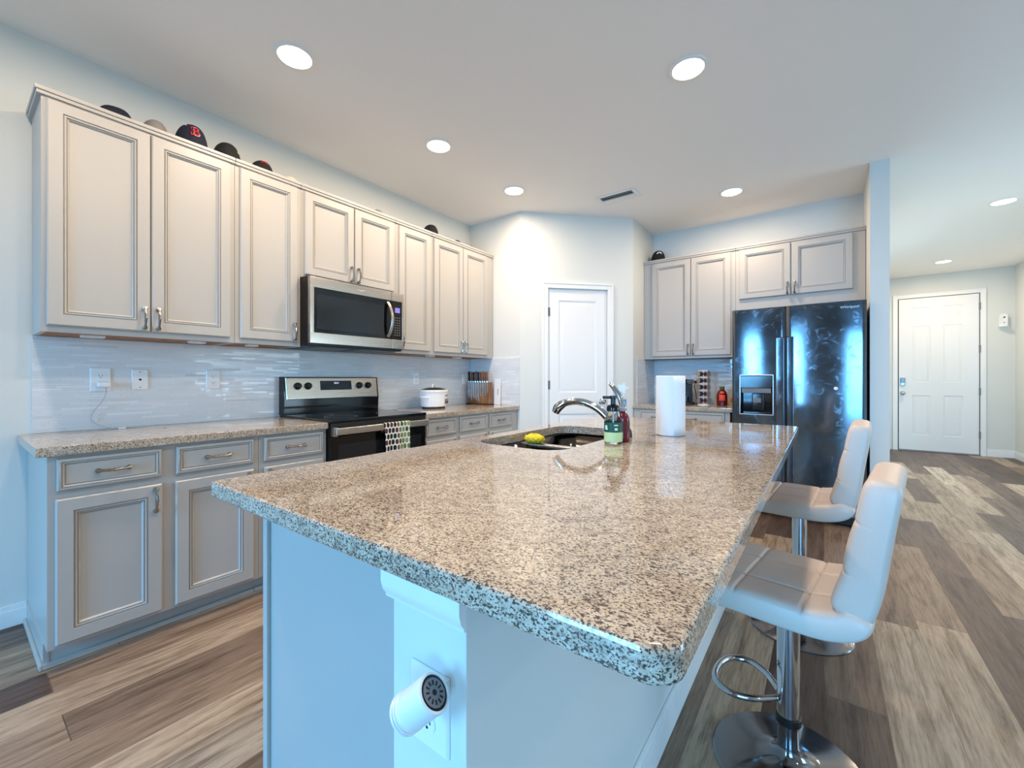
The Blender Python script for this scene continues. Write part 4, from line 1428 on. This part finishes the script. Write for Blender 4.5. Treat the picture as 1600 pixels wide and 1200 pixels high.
# yellow scrubber resting on the sink divider
ye = thing('sponge', 'yellow nubby scrub sponge on the sink divider', 'sponge', (-1.125, 1.700, 0.862))
YEL = mat('yellow_sponge', (238, 206, 44), rough=0.8, bump=0.6, bscale=120)
bm = bmesh.new()
bmesh.ops.create_uvsphere(bm, u_segments=40, v_segments=20, radius=1)
rnd = random.Random(3)
for v in bm.verts:
    th, ph = math.atan2(v.co.y, v.co.x), v.co.z
    k = 1 + 0.13 * math.sin(th * 11) * math.cos(ph * 7) + rnd.uniform(-0.02, 0.02)
    v.co = Vector((v.co.x * 0.052 * k, v.co.y * 0.036 * k, max(-0.8, v.co.z) * 0.024 * k))
bmesh.ops.translate(bm, vec=(-1.125, 1.704, 0.8625 + 0.0195), verts=bm.verts)
mb = MB()
mb._merge(bm)
mb.build('pad', YEL, ye, sharp=80)

# alcove counter
cm = thing('coffee_maker', 'slim black coffee maker partly hidden by the paper towels', 'coffee maker', (-1.175, 4.60, 0.905))
MB().box(-1.27, -1.098, 4.50, 4.74, 0.9055, 0.930, 0.006).build('base', M['blackm'], cm)
MB().box(-1.27, -1.118, 4.60, 4.74, 0.930, 1.13, 0.010).build('column', M['blackm'], cm)
MB().box(-1.27, -1.103, 4.49, 4.74, 1.118, 1.168, 0.010).build('brew_head', M['black'], cm)
MB().lathe([(0.030, 0), (0.034, 0.004), (0.034, 0.062), (0.031, 0.066), (0, 0.066)], Matrix.Translation((-1.135, 4.54, 0.930)), 24).build('cup_stand', M['char'], cm)
MB().tube([(-1.185, 4.525, 0.931), (-1.185, 4.525, 1.119)], 0.010, 8).build('chrome_pillar', M['chrome'], cm)

pc = thing('power_cord', 'black power cord looping from the alcove outlet to the counter', 'cord', (-1.12, 4.90, 0.905))
MB().box(-1.140, -1.114, 4.888, 4.9105, 1.128, 1.152, 0.005).build('plug', M['blackm'], pc)
MB().tube(smooth([(-1.127, 4.890, 1.132), (-1.132, 4.872, 1.10), (-1.120, 4.865, 1.04), (-1.112, 4.86, 0.98), (-1.092, 4.84, 0.925), (-1.070, 4.80, 0.9095), (-1.065, 4.76, 0.9092), (-1.072, 4.70, 0.9092), (-1.090, 4.66, 0.9092)], 5), 0.0038, 8).build('cord', M['blackm'], pc)

tx, ty = -0.995, 4.66
tr = thing('pod_tower', 'tall white wire tower filled with coffee pods', 'pod holder', (tx, ty, 0.905))
MB().lathe([(0.060, 0), (0.060, 0.005), (0.052, 0.010), (0, 0.010)], Matrix.Translation((tx, ty, 0.9053)), 28).build('base', M['white'], tr)
mb = MB()
for k in range(4):
    a = PI / 4 + k * PI / 2
    mb.tube([(tx + 0.056 * math.cos(a), ty + 0.056 * math.sin(a), 0.912), (tx + 0.056 * math.cos(a), ty + 0.056 * math.sin(a), 1.258)], 0.0028, 6)
mb.tube([(tx, ty, 0.912), (tx, ty, 1.262)], 0.006, 8)
for z in (0.985, 1.053, 1.121, 1.189, 1.256):
    mb.lathe([(0.0535, z - 0.003), (0.0585, z - 0.003), (0.0585, z + 0.003), (0.0535, z + 0.003)], Matrix.Translation((tx, ty, 0)), 28)
mb.build('wire_frame', M['white'], tr)
POD = mat('pod_cup', (92, 42, 30), rough=0.4)
PODF = mat('pod_foil', (205, 195, 180), rough=0.3, metal=0.5)
proto = None
ordn = ['lowest', 'second', 'third', 'fourth', 'topmost']
vw = math.atan2(-ty, -tx)
for i, z in enumerate((0.950, 1.019, 1.087, 1.155, 1.222)):
    for j, da in enumerate((-55, 55)):
        a = vw + math.radians(da)
        loc = (tx + 0.039 * math.cos(a), ty + 0.039 * math.sin(a), z)
        lab = 'brown coffee pod in the wire tower, %s row, %s' % (ordn[i], 'pantry side' if j == 0 else 'fridge side')
        if proto is None:
            proto = thing('coffee_pod', lab, 'coffee pod', loc, a, 'coffee pods in the tower')
            XM = Matrix.Rotation(PI / 2, 4, 'Y')
            MB().lathe([(0.019, -0.024), (0.0205, -0.022), (0.027, 0.016), (0.031, 0.018), (0.031, 0.020), (0, 0.020)], XM, 20).build('cup', POD, proto, world=False)
            MB().lathe([(0.029, 0.0201), (0.029, 0.0208), (0, 0.0210)], XM, 20).build('foil_lid', PODF, proto, world=False)
        else:
            dup(proto, loc, a, lab)

jb = thing('syrup_bottle', 'dark red bottle with a green cap beside the fridge', 'bottle', (-0.815, 4.62, 0.905))
JM = Matrix.Translation((-0.815, 4.62, 0.9053))
MB().lathe([(0.044, 0), (0.049, 0.004), (0.050, 0.02), (0.050, 0.085), (0.047, 0.115), (0.036, 0.142), (0.022, 0.158), (0.018, 0.162), (0, 0.162)], JM, 30, 1.0, 0.75).build('bottle', mat('dark_red_bottle', (96, 20, 16), rough=0.12), jb)
MB().lathe([(0.0222, 0.162), (0.0232, 0.164), (0.0232, 0.188), (0.021, 0.191), (0, 0.191)], JM, 24).build('cap', mat('olive_cap', (74, 98, 40), rough=0.45), jb)
vd = Vector((0.815, -4.62, 0)).normalized()
sd = Vector((-vd.y, vd.x, 0))
mb = MB()
arch = [(-0.030, 0.050), (0.030, 0.050), (0.030, 0.105), (0.024, 0.130), (0.012, 0.146), (-0.012, 0.146), (-0.024, 0.130), (-0.030, 0.105)]


def onb(x, z):
    r = 0.0505 if z < 0.09 else 0.0505 - (z - 0.09) * 0.26
    a = x / r
    return Vector((-0.815 + r * math.cos(math.atan2(vd.y, vd.x) + a), 4.62 + 0.75 * r * math.sin(math.atan2(vd.y, vd.x) + a) - 0.0006, 0.9053 + z))


lowa = lambda u: -0.030 + 0.060 * u
mb.grid(lambda u, v: onb(lowa(u) * (1 if v < 0.5 else 1 - 0.75 * (v - 0.5) ** 1.5 * 2), 0.050 + 0.092 * v), 10, 12)
o = mb.build('label_patch', mat('red_label', (222, 66, 34), rough=0.45), jb)
o.modifiers.new('thick', 'SOLIDIFY').thickness = 0.0008

gb = thing('spice_box', 'small orange box squeezed beside the fridge', 'box', (-0.722, 4.70, 0.905))
MB().box(-0.755, -0.685, 4.68, 4.74, 0.9055, 0.990, 0.002).build('carton', mat('orange_card', (222, 142, 48), rough=0.6), gb)
MB().box(-0.738, -0.722, 4.6792, 4.6802, 0.935, 0.972, 0.0).build('label_print', mat('dark_print', (70, 34, 22), rough=0.6), gb)

# ------------------------------------------------------------------ caps on top of the cabinets
TOPZ = 2.4625


def ball_cap(label, loc, rotz, mcol, bcol=None, parts=(), scale=1.0, brim=True, hz=1.0, bl=0.070):
    """peaked cap; local +x is the front"""
    t = thing('baseball_cap', label, 'cap', loc, rotz, 'caps on top of the cabinets')
    s = scale
    mb = MB()

    def dome(u, v):
        a, e = u * 2 * PI, v * PI / 2
        f = 0.92 + 0.08 * math.cos(a)
        seam = 1 - 0.012 * abs(math.cos(a * 3)) ** 12
        r = math.cos(e) ** 0.62
        z = (math.sin(e) * 0.118 + 0.016 * max(0, math.cos(a)) * math.sin(2 * e) * 0.6) * hz
        return Vector((0.094 * r * seam * math.cos(a) * s, 0.078 * r * seam * math.sin(a) * s, z * s))
    mb.grid(dome, 48, 14)
    c = mb.build('crown', mcol, t, world=False, sharp=80, weld=True)
    c.modifiers.new('thick', 'SOLIDIFY').thickness = 0.002
    if brim:
        mb = MB()

        def br(u, v):
            a = (u - 0.5) * math.radians(140)
            r0 = 0.088
            x0, y0_ = r0 * math.cos(a) * 1.02, 0.076 * math.sin(a)
            x1 = x0 + bl * math.cos(a) ** 0.7 * v if math.cos(a) > 0 else x0
            return Vector((x1 * s, y0_ * s * (1 + 0.05 * v), (0.014 - 0.5 * (y0_ ** 2) * 3.5 * (0.3 + v) - 0.004 * v) * s))
        mb.grid(br, 24, 8)
        b = mb.build('brim', bcol or mcol, t, world=False, sharp=80)
        b.modifiers.new('thick', 'SOLIDIFY').thickness = 0.004 * s
    MB().sphere((0, 0, 0.119 * s * hz), 0.006 * s, 1, 1, 0.6, 10).build('button', mcol, t, world=False)
    for fn in parts:
        fn(t, s, hz)
    return t


NAVY = mat('navy_cloth', (22, 26, 44), rough=0.85, bump=0.2, bscale=400)
GREYC = mat('grey_cloth', (150, 144, 140), rough=0.9, bump=0.2, bscale=400)
BLKC = mat('black_cloth', (24, 22, 22), rough=0.85, bump=0.2, bscale=400)
WHC = mat('cream_cloth', (228, 216, 200), rough=0.9, bump=0.2, bscale=400)
RED = mat('red_thread', (200, 24, 44), rough=0.7)
WHT = mat('white_thread', (240, 240, 240), rough=0.7)


def crown_at(a, e, s, hz):
    r = math.cos(e) ** 0.62
    return Vector((0.094 * r * math.cos(a) * s, 0.078 * r * math.sin(a) * s, (math.sin(e) * 0.118 + 0.016 * max(0, math.cos(a)) * math.sin(2 * e) * 0.6) * s * hz))


def crown_frame(e, a, s, hz, off):
    """plane touching the dome"""
    P = crown_at(a, e, s, hz)
    du = (crown_at(a + 0.01, e, s, hz) - P).normalized()
    dv = crown_at(a, e + 0.01, s, hz) - P
    dv = (dv - du * dv.dot(du)).normalized()
    n = du.cross(dv)
    return basis(P + n * off, du, dv, n)


def wrap(o, e0, s, hz, off):
    """lay flat stitching (x along, y up, z out, metres) on the front of the dome"""
    for v in o.data.vertices:
        x, y, z = v.co
        F = crown_frame(e0 + y / (0.115 * s), x / (0.084 * s), s, hz, off + z)
        v.co = F.translation


def letter_B(t, s, hz):
    inv = ROOTM[t.name]
    for nm, sz, m, off, ex in (('logo_outline', 0.070, WHT, 0.0022, 0.0008), ('logo_letter', 0.062, RED, 0.0036, 0.0008)):
        o = text(nm, 'B', sz, m, t, inv @ Matrix.Diagonal((1.05, 1, 1, 1)), ex)
        wrap(o, 0.60, s, hz, off)
    mb = MB()
    for x, y, w, h in ((-0.020, 0.0195, 0.018, 0.005), (-0.020, -0.0195, 0.018, 0.005), (-0.014, 0.0, 0.014, 0.0045), (-0.027, 0.013, 0.0045, 0.012), (-0.027, -0.013, 0.0045, 0.012)):
        mb.box(x - w / 2, x + w / 2, y - h / 2, y + h / 2, 0.0, 0.0018)
    wrap(mb.build('logo_serif', RED, t, world=False, wn=False), 0.60, s, hz, 0.0034)


def eyelets(t, s, hz):
    for a in (-0.75, 0.75):
        MB().lathe([(0.004, 0), (0.004, 0.002), (0, 0.0022)], crown_frame(0.95, a, s, hz, 0.001), 10).build('eyelet', WHT, t, world=False)


def red_mark(t, s, hz):
    mb = MB()
    for k in range(3):
        mb.tube([(-0.022 + k * 0.014, -0.014 + 0.004 * k, 0), (-0.014 + k * 0.014, 0.008, 0.0), (-0.006 + k * 0.014, -0.012, 0)], [0.003, 0.004, 0.003], 6)
    wrap(mb.build('logo_stitching', RED, t, world=False, wn=False), 0.85, s, hz, 0.002)


def white_arch(t, s, hz):
    mb = MB()
    for r, w in ((0.040, 0.0035), (0.030, 0.0028)):
        mb.tube([(r * math.sin(b), r * math.cos(b) - 0.022, 0) for b in [(-1.0 + 2.0 * k / 12) for k in range(13)]], w, 6)
    wrap(mb.build('logo_stitching', WHT, t, world=False, wn=False), 0.65, s, hz, 0.002)


def sticker(t, s, hz):
    MB().lathe([(0.007, 0), (0.007, 0.0015), (0, 0.0016)], crown_frame(0.6, 0.75, s, hz, 0.002), 12).build('sticker', mat('lime_sticker', (170, 200, 110), rough=0.4), t, world=False)


def toward(x, y, extra=0):
    return math.atan2(-y, -x) + math.radians(extra)


ball_cap('navy cap at the open end of the cabinet tops, brim sticking up behind', (-2.925, 0.525, TOPZ), toward(-2.9, 0.57, 100), NAVY, scale=0.80, bl=0.05, hz=1.05)
ball_cap('grey cap on the cabinet tops between two navy caps', (-2.990, 0.700, TOPZ), toward(-2.9, 0.70, 15), GREYC, BLKC, scale=0.84, hz=1.34)
ball_cap('navy cap with a red letter on the cabinet tops', (-2.915, 0.846, TOPZ), toward(-2.87, 0.82, 16), NAVY, parts=(letter_B, eyelets), scale=1.02, hz=1.22, bl=0.05)
ball_cap('black cap with a small lime sticker on the cabinet tops', (-2.93, 1.030, TOPZ), toward(-2.9, 1.02, 10), BLKC, parts=(sticker,), scale=0.98, hz=1.14, bl=0.05)
ball_cap('black cap with red stitching on the cabinet tops, past the lime sticker cap', (-2.935, 1.230, TOPZ), toward(-2.915, 1.218, 15), BLKC, parts=(red_mark,), scale=0.92, bl=0.05)
ball_cap('cream cap barely showing on the cabinet tops before the microwave', (-2.965, 1.42, TOPZ), toward(-2.965, 1.4, 20), WHC, GREYC, scale=0.80)
ball_cap('grey cap barely showing on the cabinet tops above the microwave', (-2.965, 2.13, TOPZ), toward(-2.965, 2.1, 20), GREYC, scale=0.80)
ball_cap('black cap on the cabinet tops between the microwave and the corner', (-2.93, 2.688, TOPZ), toward(-2.92, 2.68, 15), BLKC, scale=0.98, hz=1.08, bl=0.05)
ball_cap('black and white cap barely showing on the cabinet top in the corner', (-2.985, 3.08, TOPZ), toward(-2.985, 3.06, 20), BLKC, WHC, scale=0.84)
ball_cap('black cap with arched white stitching on the alcove cabinet by the pantry wall', (-1.490, 4.765, TOPZ), toward(-1.5, 4.75, 8), BLKC, parts=(white_arch,), scale=1.0, hz=1.12, bl=0.05)

# ------------------------------------------------------------------ puck lights under the cabinets
for x, y, w, lab in ((-2.90, 0.440, 0.085, 'small white puck light under the cabinet, above the phone charger'), (-2.875, 0.862, 0.075, 'small white puck light under the cabinet, above the empty outlet'),
                     (-2.88, 1.150, 0.06, 'small white puck light under the cabinet just before the microwave'),
                     (-2.88, 2.640, 0.07, 'small white puck light under the cabinet above the slow cooker'), (-2.93, 3.040, 0.08, 'small white puck light under the corner cabinet')):
    mb = MB().box(x - 0.028, x + 0.028, y - w / 2, y + w / 2, 1.374, 1.3965, 0.004)
    tag(mb.build('puck_light', M['white'], origin=(x, y, 1.385)), lab, 'light', 'puck lights under the wall cabinets')

# ------------------------------------------------------------------ ceiling: downlights and vent
lights = [(-2.198, 1.082, 'bright recessed downlight closest to the open cabinet end'), (-2.213, 2.108, 'recessed downlight in front of the microwave cabinets'),
          (-2.202, 3.006, 'recessed downlight over the corner by the pantry'), (-0.585, 2.380, 'large bright recessed downlight over the island'),
          (-0.660, 4.180, 'recessed downlight in front of the fridge'), (1.357, 5.925, 'recessed downlight in the hall, larger of the two there'),
          (1.366, 8.453, 'recessed downlight just before the entry door')]
proto = None
for x, y, lab in lights:
    if proto is None:
        proto = thing('downlight', lab, 'ceiling light', (x, y, CEIL), 0, 'recessed ceiling downlights')
        MB().lathe([(0.079, 0.0), (0.096, 0.0), (0.096, -0.004), (0.090, -0.008), (0.081, -0.0085), (0.079, -0.006)], T, 40).build('trim_ring', M['trim'], proto, world=False)
        MB().lathe([(0.079, -0.001), (0.079, -0.004), (0.05, -0.0055), (0, -0.006)], T, 40).build('lens', M['lens'], proto, world=False)
    else:
        dup(proto, (x, y, CEIL), 0, lab)
more = [(-0.56, 0.58, 1.0, 'recessed downlight above the near end of the island, out of frame'), (-2.1, 0.0, 1.0, 'recessed downlight before the open cabinet end, out of frame'),
        (1.5, 2.4, 0.4, 'added recessed downlight in the walkway beside the stools, out of frame'), (3.0, 0.5, 0.6, 'added recessed downlight in the living room, out of frame')]  # walkway and living room lamps added unseen to lift the right side
for x, y, _p, lab in more:
    dup(proto, (x, y, CEIL), 0, lab)
for x, y, pw in [(l[0], l[1], 1.0 if l[1] < 5 else 1.2) for l in lights] + [m[:3] for m in more]:
    d = bpy.data.lights.new('downlight_beam', 'AREA')
    d.shape = 'DISK'
    d.size = 0.15
    d.energy = LAMP_W * pw
    d.color = WARM
    d.spread = math.radians(178)
    o = bpy.data.objects.new('downlight_beam', d)
    COL.objects.link(o)
    o.location = (x, y, CEIL - 0.012)

vt = thing('ceiling_vent', 'white louvred air vent in the ceiling near the pantry', 'vent', (-1.507, 3.676, CEIL))
mb = MB()
vx0, vx1, vy0, vy1 = -1.690, -1.332, 3.575, 3.772
for b in ((vx0, vx1, vy0, vy0 + 0.026), (vx0, vx1, vy1 - 0.026, vy1), (vx0, vx0 + 0.03, vy0 + 0.026, vy1 - 0.026), (vx1 - 0.03, vx1, vy0 + 0.026, vy1 - 0.026)):
    mb.box(b[0], b[1], b[2], b[3], CEIL - 0.010, CEIL - 0.0005, 0.003)
mb.build('frame', M['trim'], vt)
MB().box(vx0 + 0.03, vx1 - 0.03, vy0 + 0.026, vy1 - 0.026, CEIL - 0.002, CEIL - 0.0005).build('duct_shade', M['dark'], vt)  # flat dark sheet painted for the shade behind the slats
for k in range(4):
    yy = vy0 + 0.045 + k * 0.0355
    R = Matrix.Translation((0, yy, CEIL - 0.010)) @ Matrix.Rotation(math.radians(-30 if k > 1 else 30), 4, 'X')
    MB().box(vx0 + 0.03, vx1 - 0.03, -0.0095, 0.0095, -0.001, 0.001, M=R).build('slat', M['trim'], vt)

# sensor by the entry door
sn_ = thing('wall_sensor', 'small white device on the wall beside the entry door', 'sensor', (2.142, HW, 1.95))
mb = MB()
mb.prism(rounded(-0.043, 0.043, 1.962, 2.142, (0.010, 0.038, 0.038, 0.010), 6), 0.05, (2.142, HW - 0.001, 0), (1, 0, 0), (0, 0, 1))
mb.build('housing', M['white'], sn_)
MB().lathe([(0.055, 0), (0.055, 0.012), (0.05, 0.016), (0, 0.016)], Matrix.Translation((2.142, HW - 0.056, 1.946)), 24).build('shelf', M['white'], sn_)
MB().lathe([(0.011, 0), (0.011, 0.003), (0, 0.003)], axis_M((2.15, HW - 0.0508, 2.085), (2.15, HW - 0.07, 2.085)), 14).build('camera_eye', M['dark'], sn_)
MB().lathe([(0.008, 0), (0.008, 0.003), (0, 0.003)], axis_M((2.15, HW - 0.0508, 2.005), (2.15, HW - 0.07, 2.005)), 14).build('indicator', M['grey'], sn_)

# ------------------------------------------------------------------ bar stools (local -x is the front, towards the island)
def stool(label, loc, rotz, seat_z):
    t = thing('bar_stool', label, 'bar stool', loc, rotz, 'tufted bar stools at the island')
    zs = seat_z
    # centre line of the upholstery, in x and z
    seat_line = [(-0.235, zs - 0.034), (-0.22, zs - 0.028), (-0.10, zs - 0.030), (0.03, zs - 0.031), (0.11, zs - 0.026), (0.165, zs - 0.006), (0.190, zs + 0.030)]
    back_line = [(0.160, zs + 0.004), (0.172, zs + 0.04), (0.187, zs + 0.10), (0.199, zs + 0.18), (0.213, zs + 0.26), (0.224, zs + 0.325), (0.227, zs + 0.355)]

    def pad(line, W, T, rows, cols, wtop=None, tap=0.0, n_s=100, n_t=84):
        P = smooth([(x, 0, z) for x, z in line], 14)
        acc = [0]
        for a, b in zip(P, P[1:]):
            acc.append(acc[-1] + (b - a).length)
        Ltot = acc[-1]

        def at(s):
            d = s * Ltot
            for i in range(len(P) - 1):
                if acc[i + 1] >= d - 1e-9:
                    k = (d - acc[i]) / max(acc[i + 1] - acc[i], 1e-9)
                    p = P[i].lerp(P[i + 1], k)
                    j0, j1 = max(i - 3, 0), min(i + 4, len(P) - 1)
                    tg = (P[j1] - P[j0]).normalized()
                    return p, Vector((-tg.z, 0, tg.x))
            return P[-1], Vector((-1, 0, 0))

        def surf(side):
            def fn(u, v):
                p, n = at(u)
                tt = 2 * v - 1
                su = 2 * u - 1
                wid = W if wtop is None else W + (wtop - W) * u
                rc = (max(0, 1 - abs(su) ** 9)) ** 0.30
                y = tt * wid / 2 * (0.80 + 0.20 * rc)
                edge = (max(0.0, 1 - abs(tt) ** 22) ** 0.5) * (max(0.0, 1 - abs(su) ** 20) ** 0.5)
                h = T / 2 * edge * (1 - tap * u)
                if side > 0:
                    gu = abs(math.sin(PI * rows * (u * 0.94 + 0.03)))
                    gv = abs(math.sin(PI * cols * (v * 0.86 + 0.07)))
                    puff = min(1.0, (gu * 9) ** 0.8) * min(1.0, (gv * 9) ** 0.8)
                    inb = 1.0 if 0.03 < u < 0.97 and 0.07 < v < 0.93 else 1.0
                    h += (puff - 1) * 0.006 * edge * inb + 0.004 * (gu * gv) ** 0.5 * edge
                return p + Vector((0, y, 0)) + n * h * side
            return fn
        mb = MB()
        mb.grid(surf(1), n_s, n_t)
        mb.grid(surf(-1), n_s, n_t)
        st, top = MB(), surf(1)
        for k in (1, 2):
            vv, uu = (k / cols - 0.07) / 0.86, (k / rows - 0.03) / 0.94
            st.tube([top(0.03 + 0.94 * q / 40, vv) + at(0.03 + 0.94 * q / 40)[1] * 0.0003 for q in range(41)], 0.0014, 6)
            st.tube([top(uu, 0.05 + 0.90 * q / 40) + at(uu)[1] * 0.0003 for q in range(41)], 0.0014, 6)
        return mb, st
    for nm, (mb, st) in (('seat', pad(seat_line, 0.425, 0.070, 3, 3)), ('backrest', pad(back_line, 0.400, 0.090, 3, 3, wtop=0.365, tap=0.22))):
        o = mb.build(nm, M['leather'], t, world=False, sharp=60, weld=True)
        st.build('stitching', M['seam_shade'], o, world=False)  # dark tubes laid in the grooves to draw their shade
    zb = zs - 0.066
    MB().box(-0.11, 0.07, -0.10, 0.10, zb - 0.008, zb + 0.008, 0.003).build('seat_plate', M['blackm'], t, world=False)
    MB().tube([(0.02, 0.02, zb - 0.012), (0.02, 0.12, zb - 0.014), (0.02, 0.19, zb - 0.03)], 0.005, 8).build('lift_lever', M['chrome'], t, world=False)
    MB().tube([(0, 0, zb - 0.16), (0, 0, zb - 0.004)], 0.020, 20).build('gas_lift', M['chrome'], t, world=False)
    MB().lathe([(0.0275, 0.155), (0.030, 0.156), (0.030, zb - 0.02), (0.0275, zb - 0.018)], Matrix.Identity(4), 28).build('column_sleeve', M['chrome'], t, world=False)
    MB().lathe([(0.0305, 0.135), (0.0335, 0.138), (0.0335, 0.158), (0.0305, 0.161)], Matrix.Identity(4), 28).build('collar', M['blackm'], t, world=False)
    MB().lathe([(0.205, 0.0), (0.206, 0.004), (0.202, 0.008), (0.15, 0.016), (0.09, 0.024), (0.055, 0.034), (0.036, 0.052), (0.028, 0.075), (0.027, 0.150), (0, 0.150)], Matrix.Identity(4), 56).build('base', M['base'], t, world=False)
    zf = 0.205
    ring = smooth([(-0.028, 0.020, zf), (-0.075, 0.075, zf + 0.002), (-0.135, 0.100, zf + 0.004), (-0.185, 0.070, zf + 0.005), (-0.200, 0.0, zf + 0.005), (-0.185, -0.070, zf + 0.005), (-0.135, -0.100, zf + 0.004),
                   (-0.075, -0.075, zf + 0.002), (-0.028, -0.020, zf)], 6)
    MB().tube(ring, 0.0095, 12).build('footrest', M['chrome'], t, world=False)
    return t


M['base'] = steel('stool_base_chrome', (128, 126, 128), 0.10, smudge=0.35, stretch=(1, 1, 1))
stool('tufted pale bar stool at the corner of the island, closest to the camera', (-0.086, 1.520, 0), math.radians(-8), 0.575)
stool('tufted pale bar stool in front of the fridge, further along the island', (-0.092, 2.40, 0), math.radians(-4), 0.63)
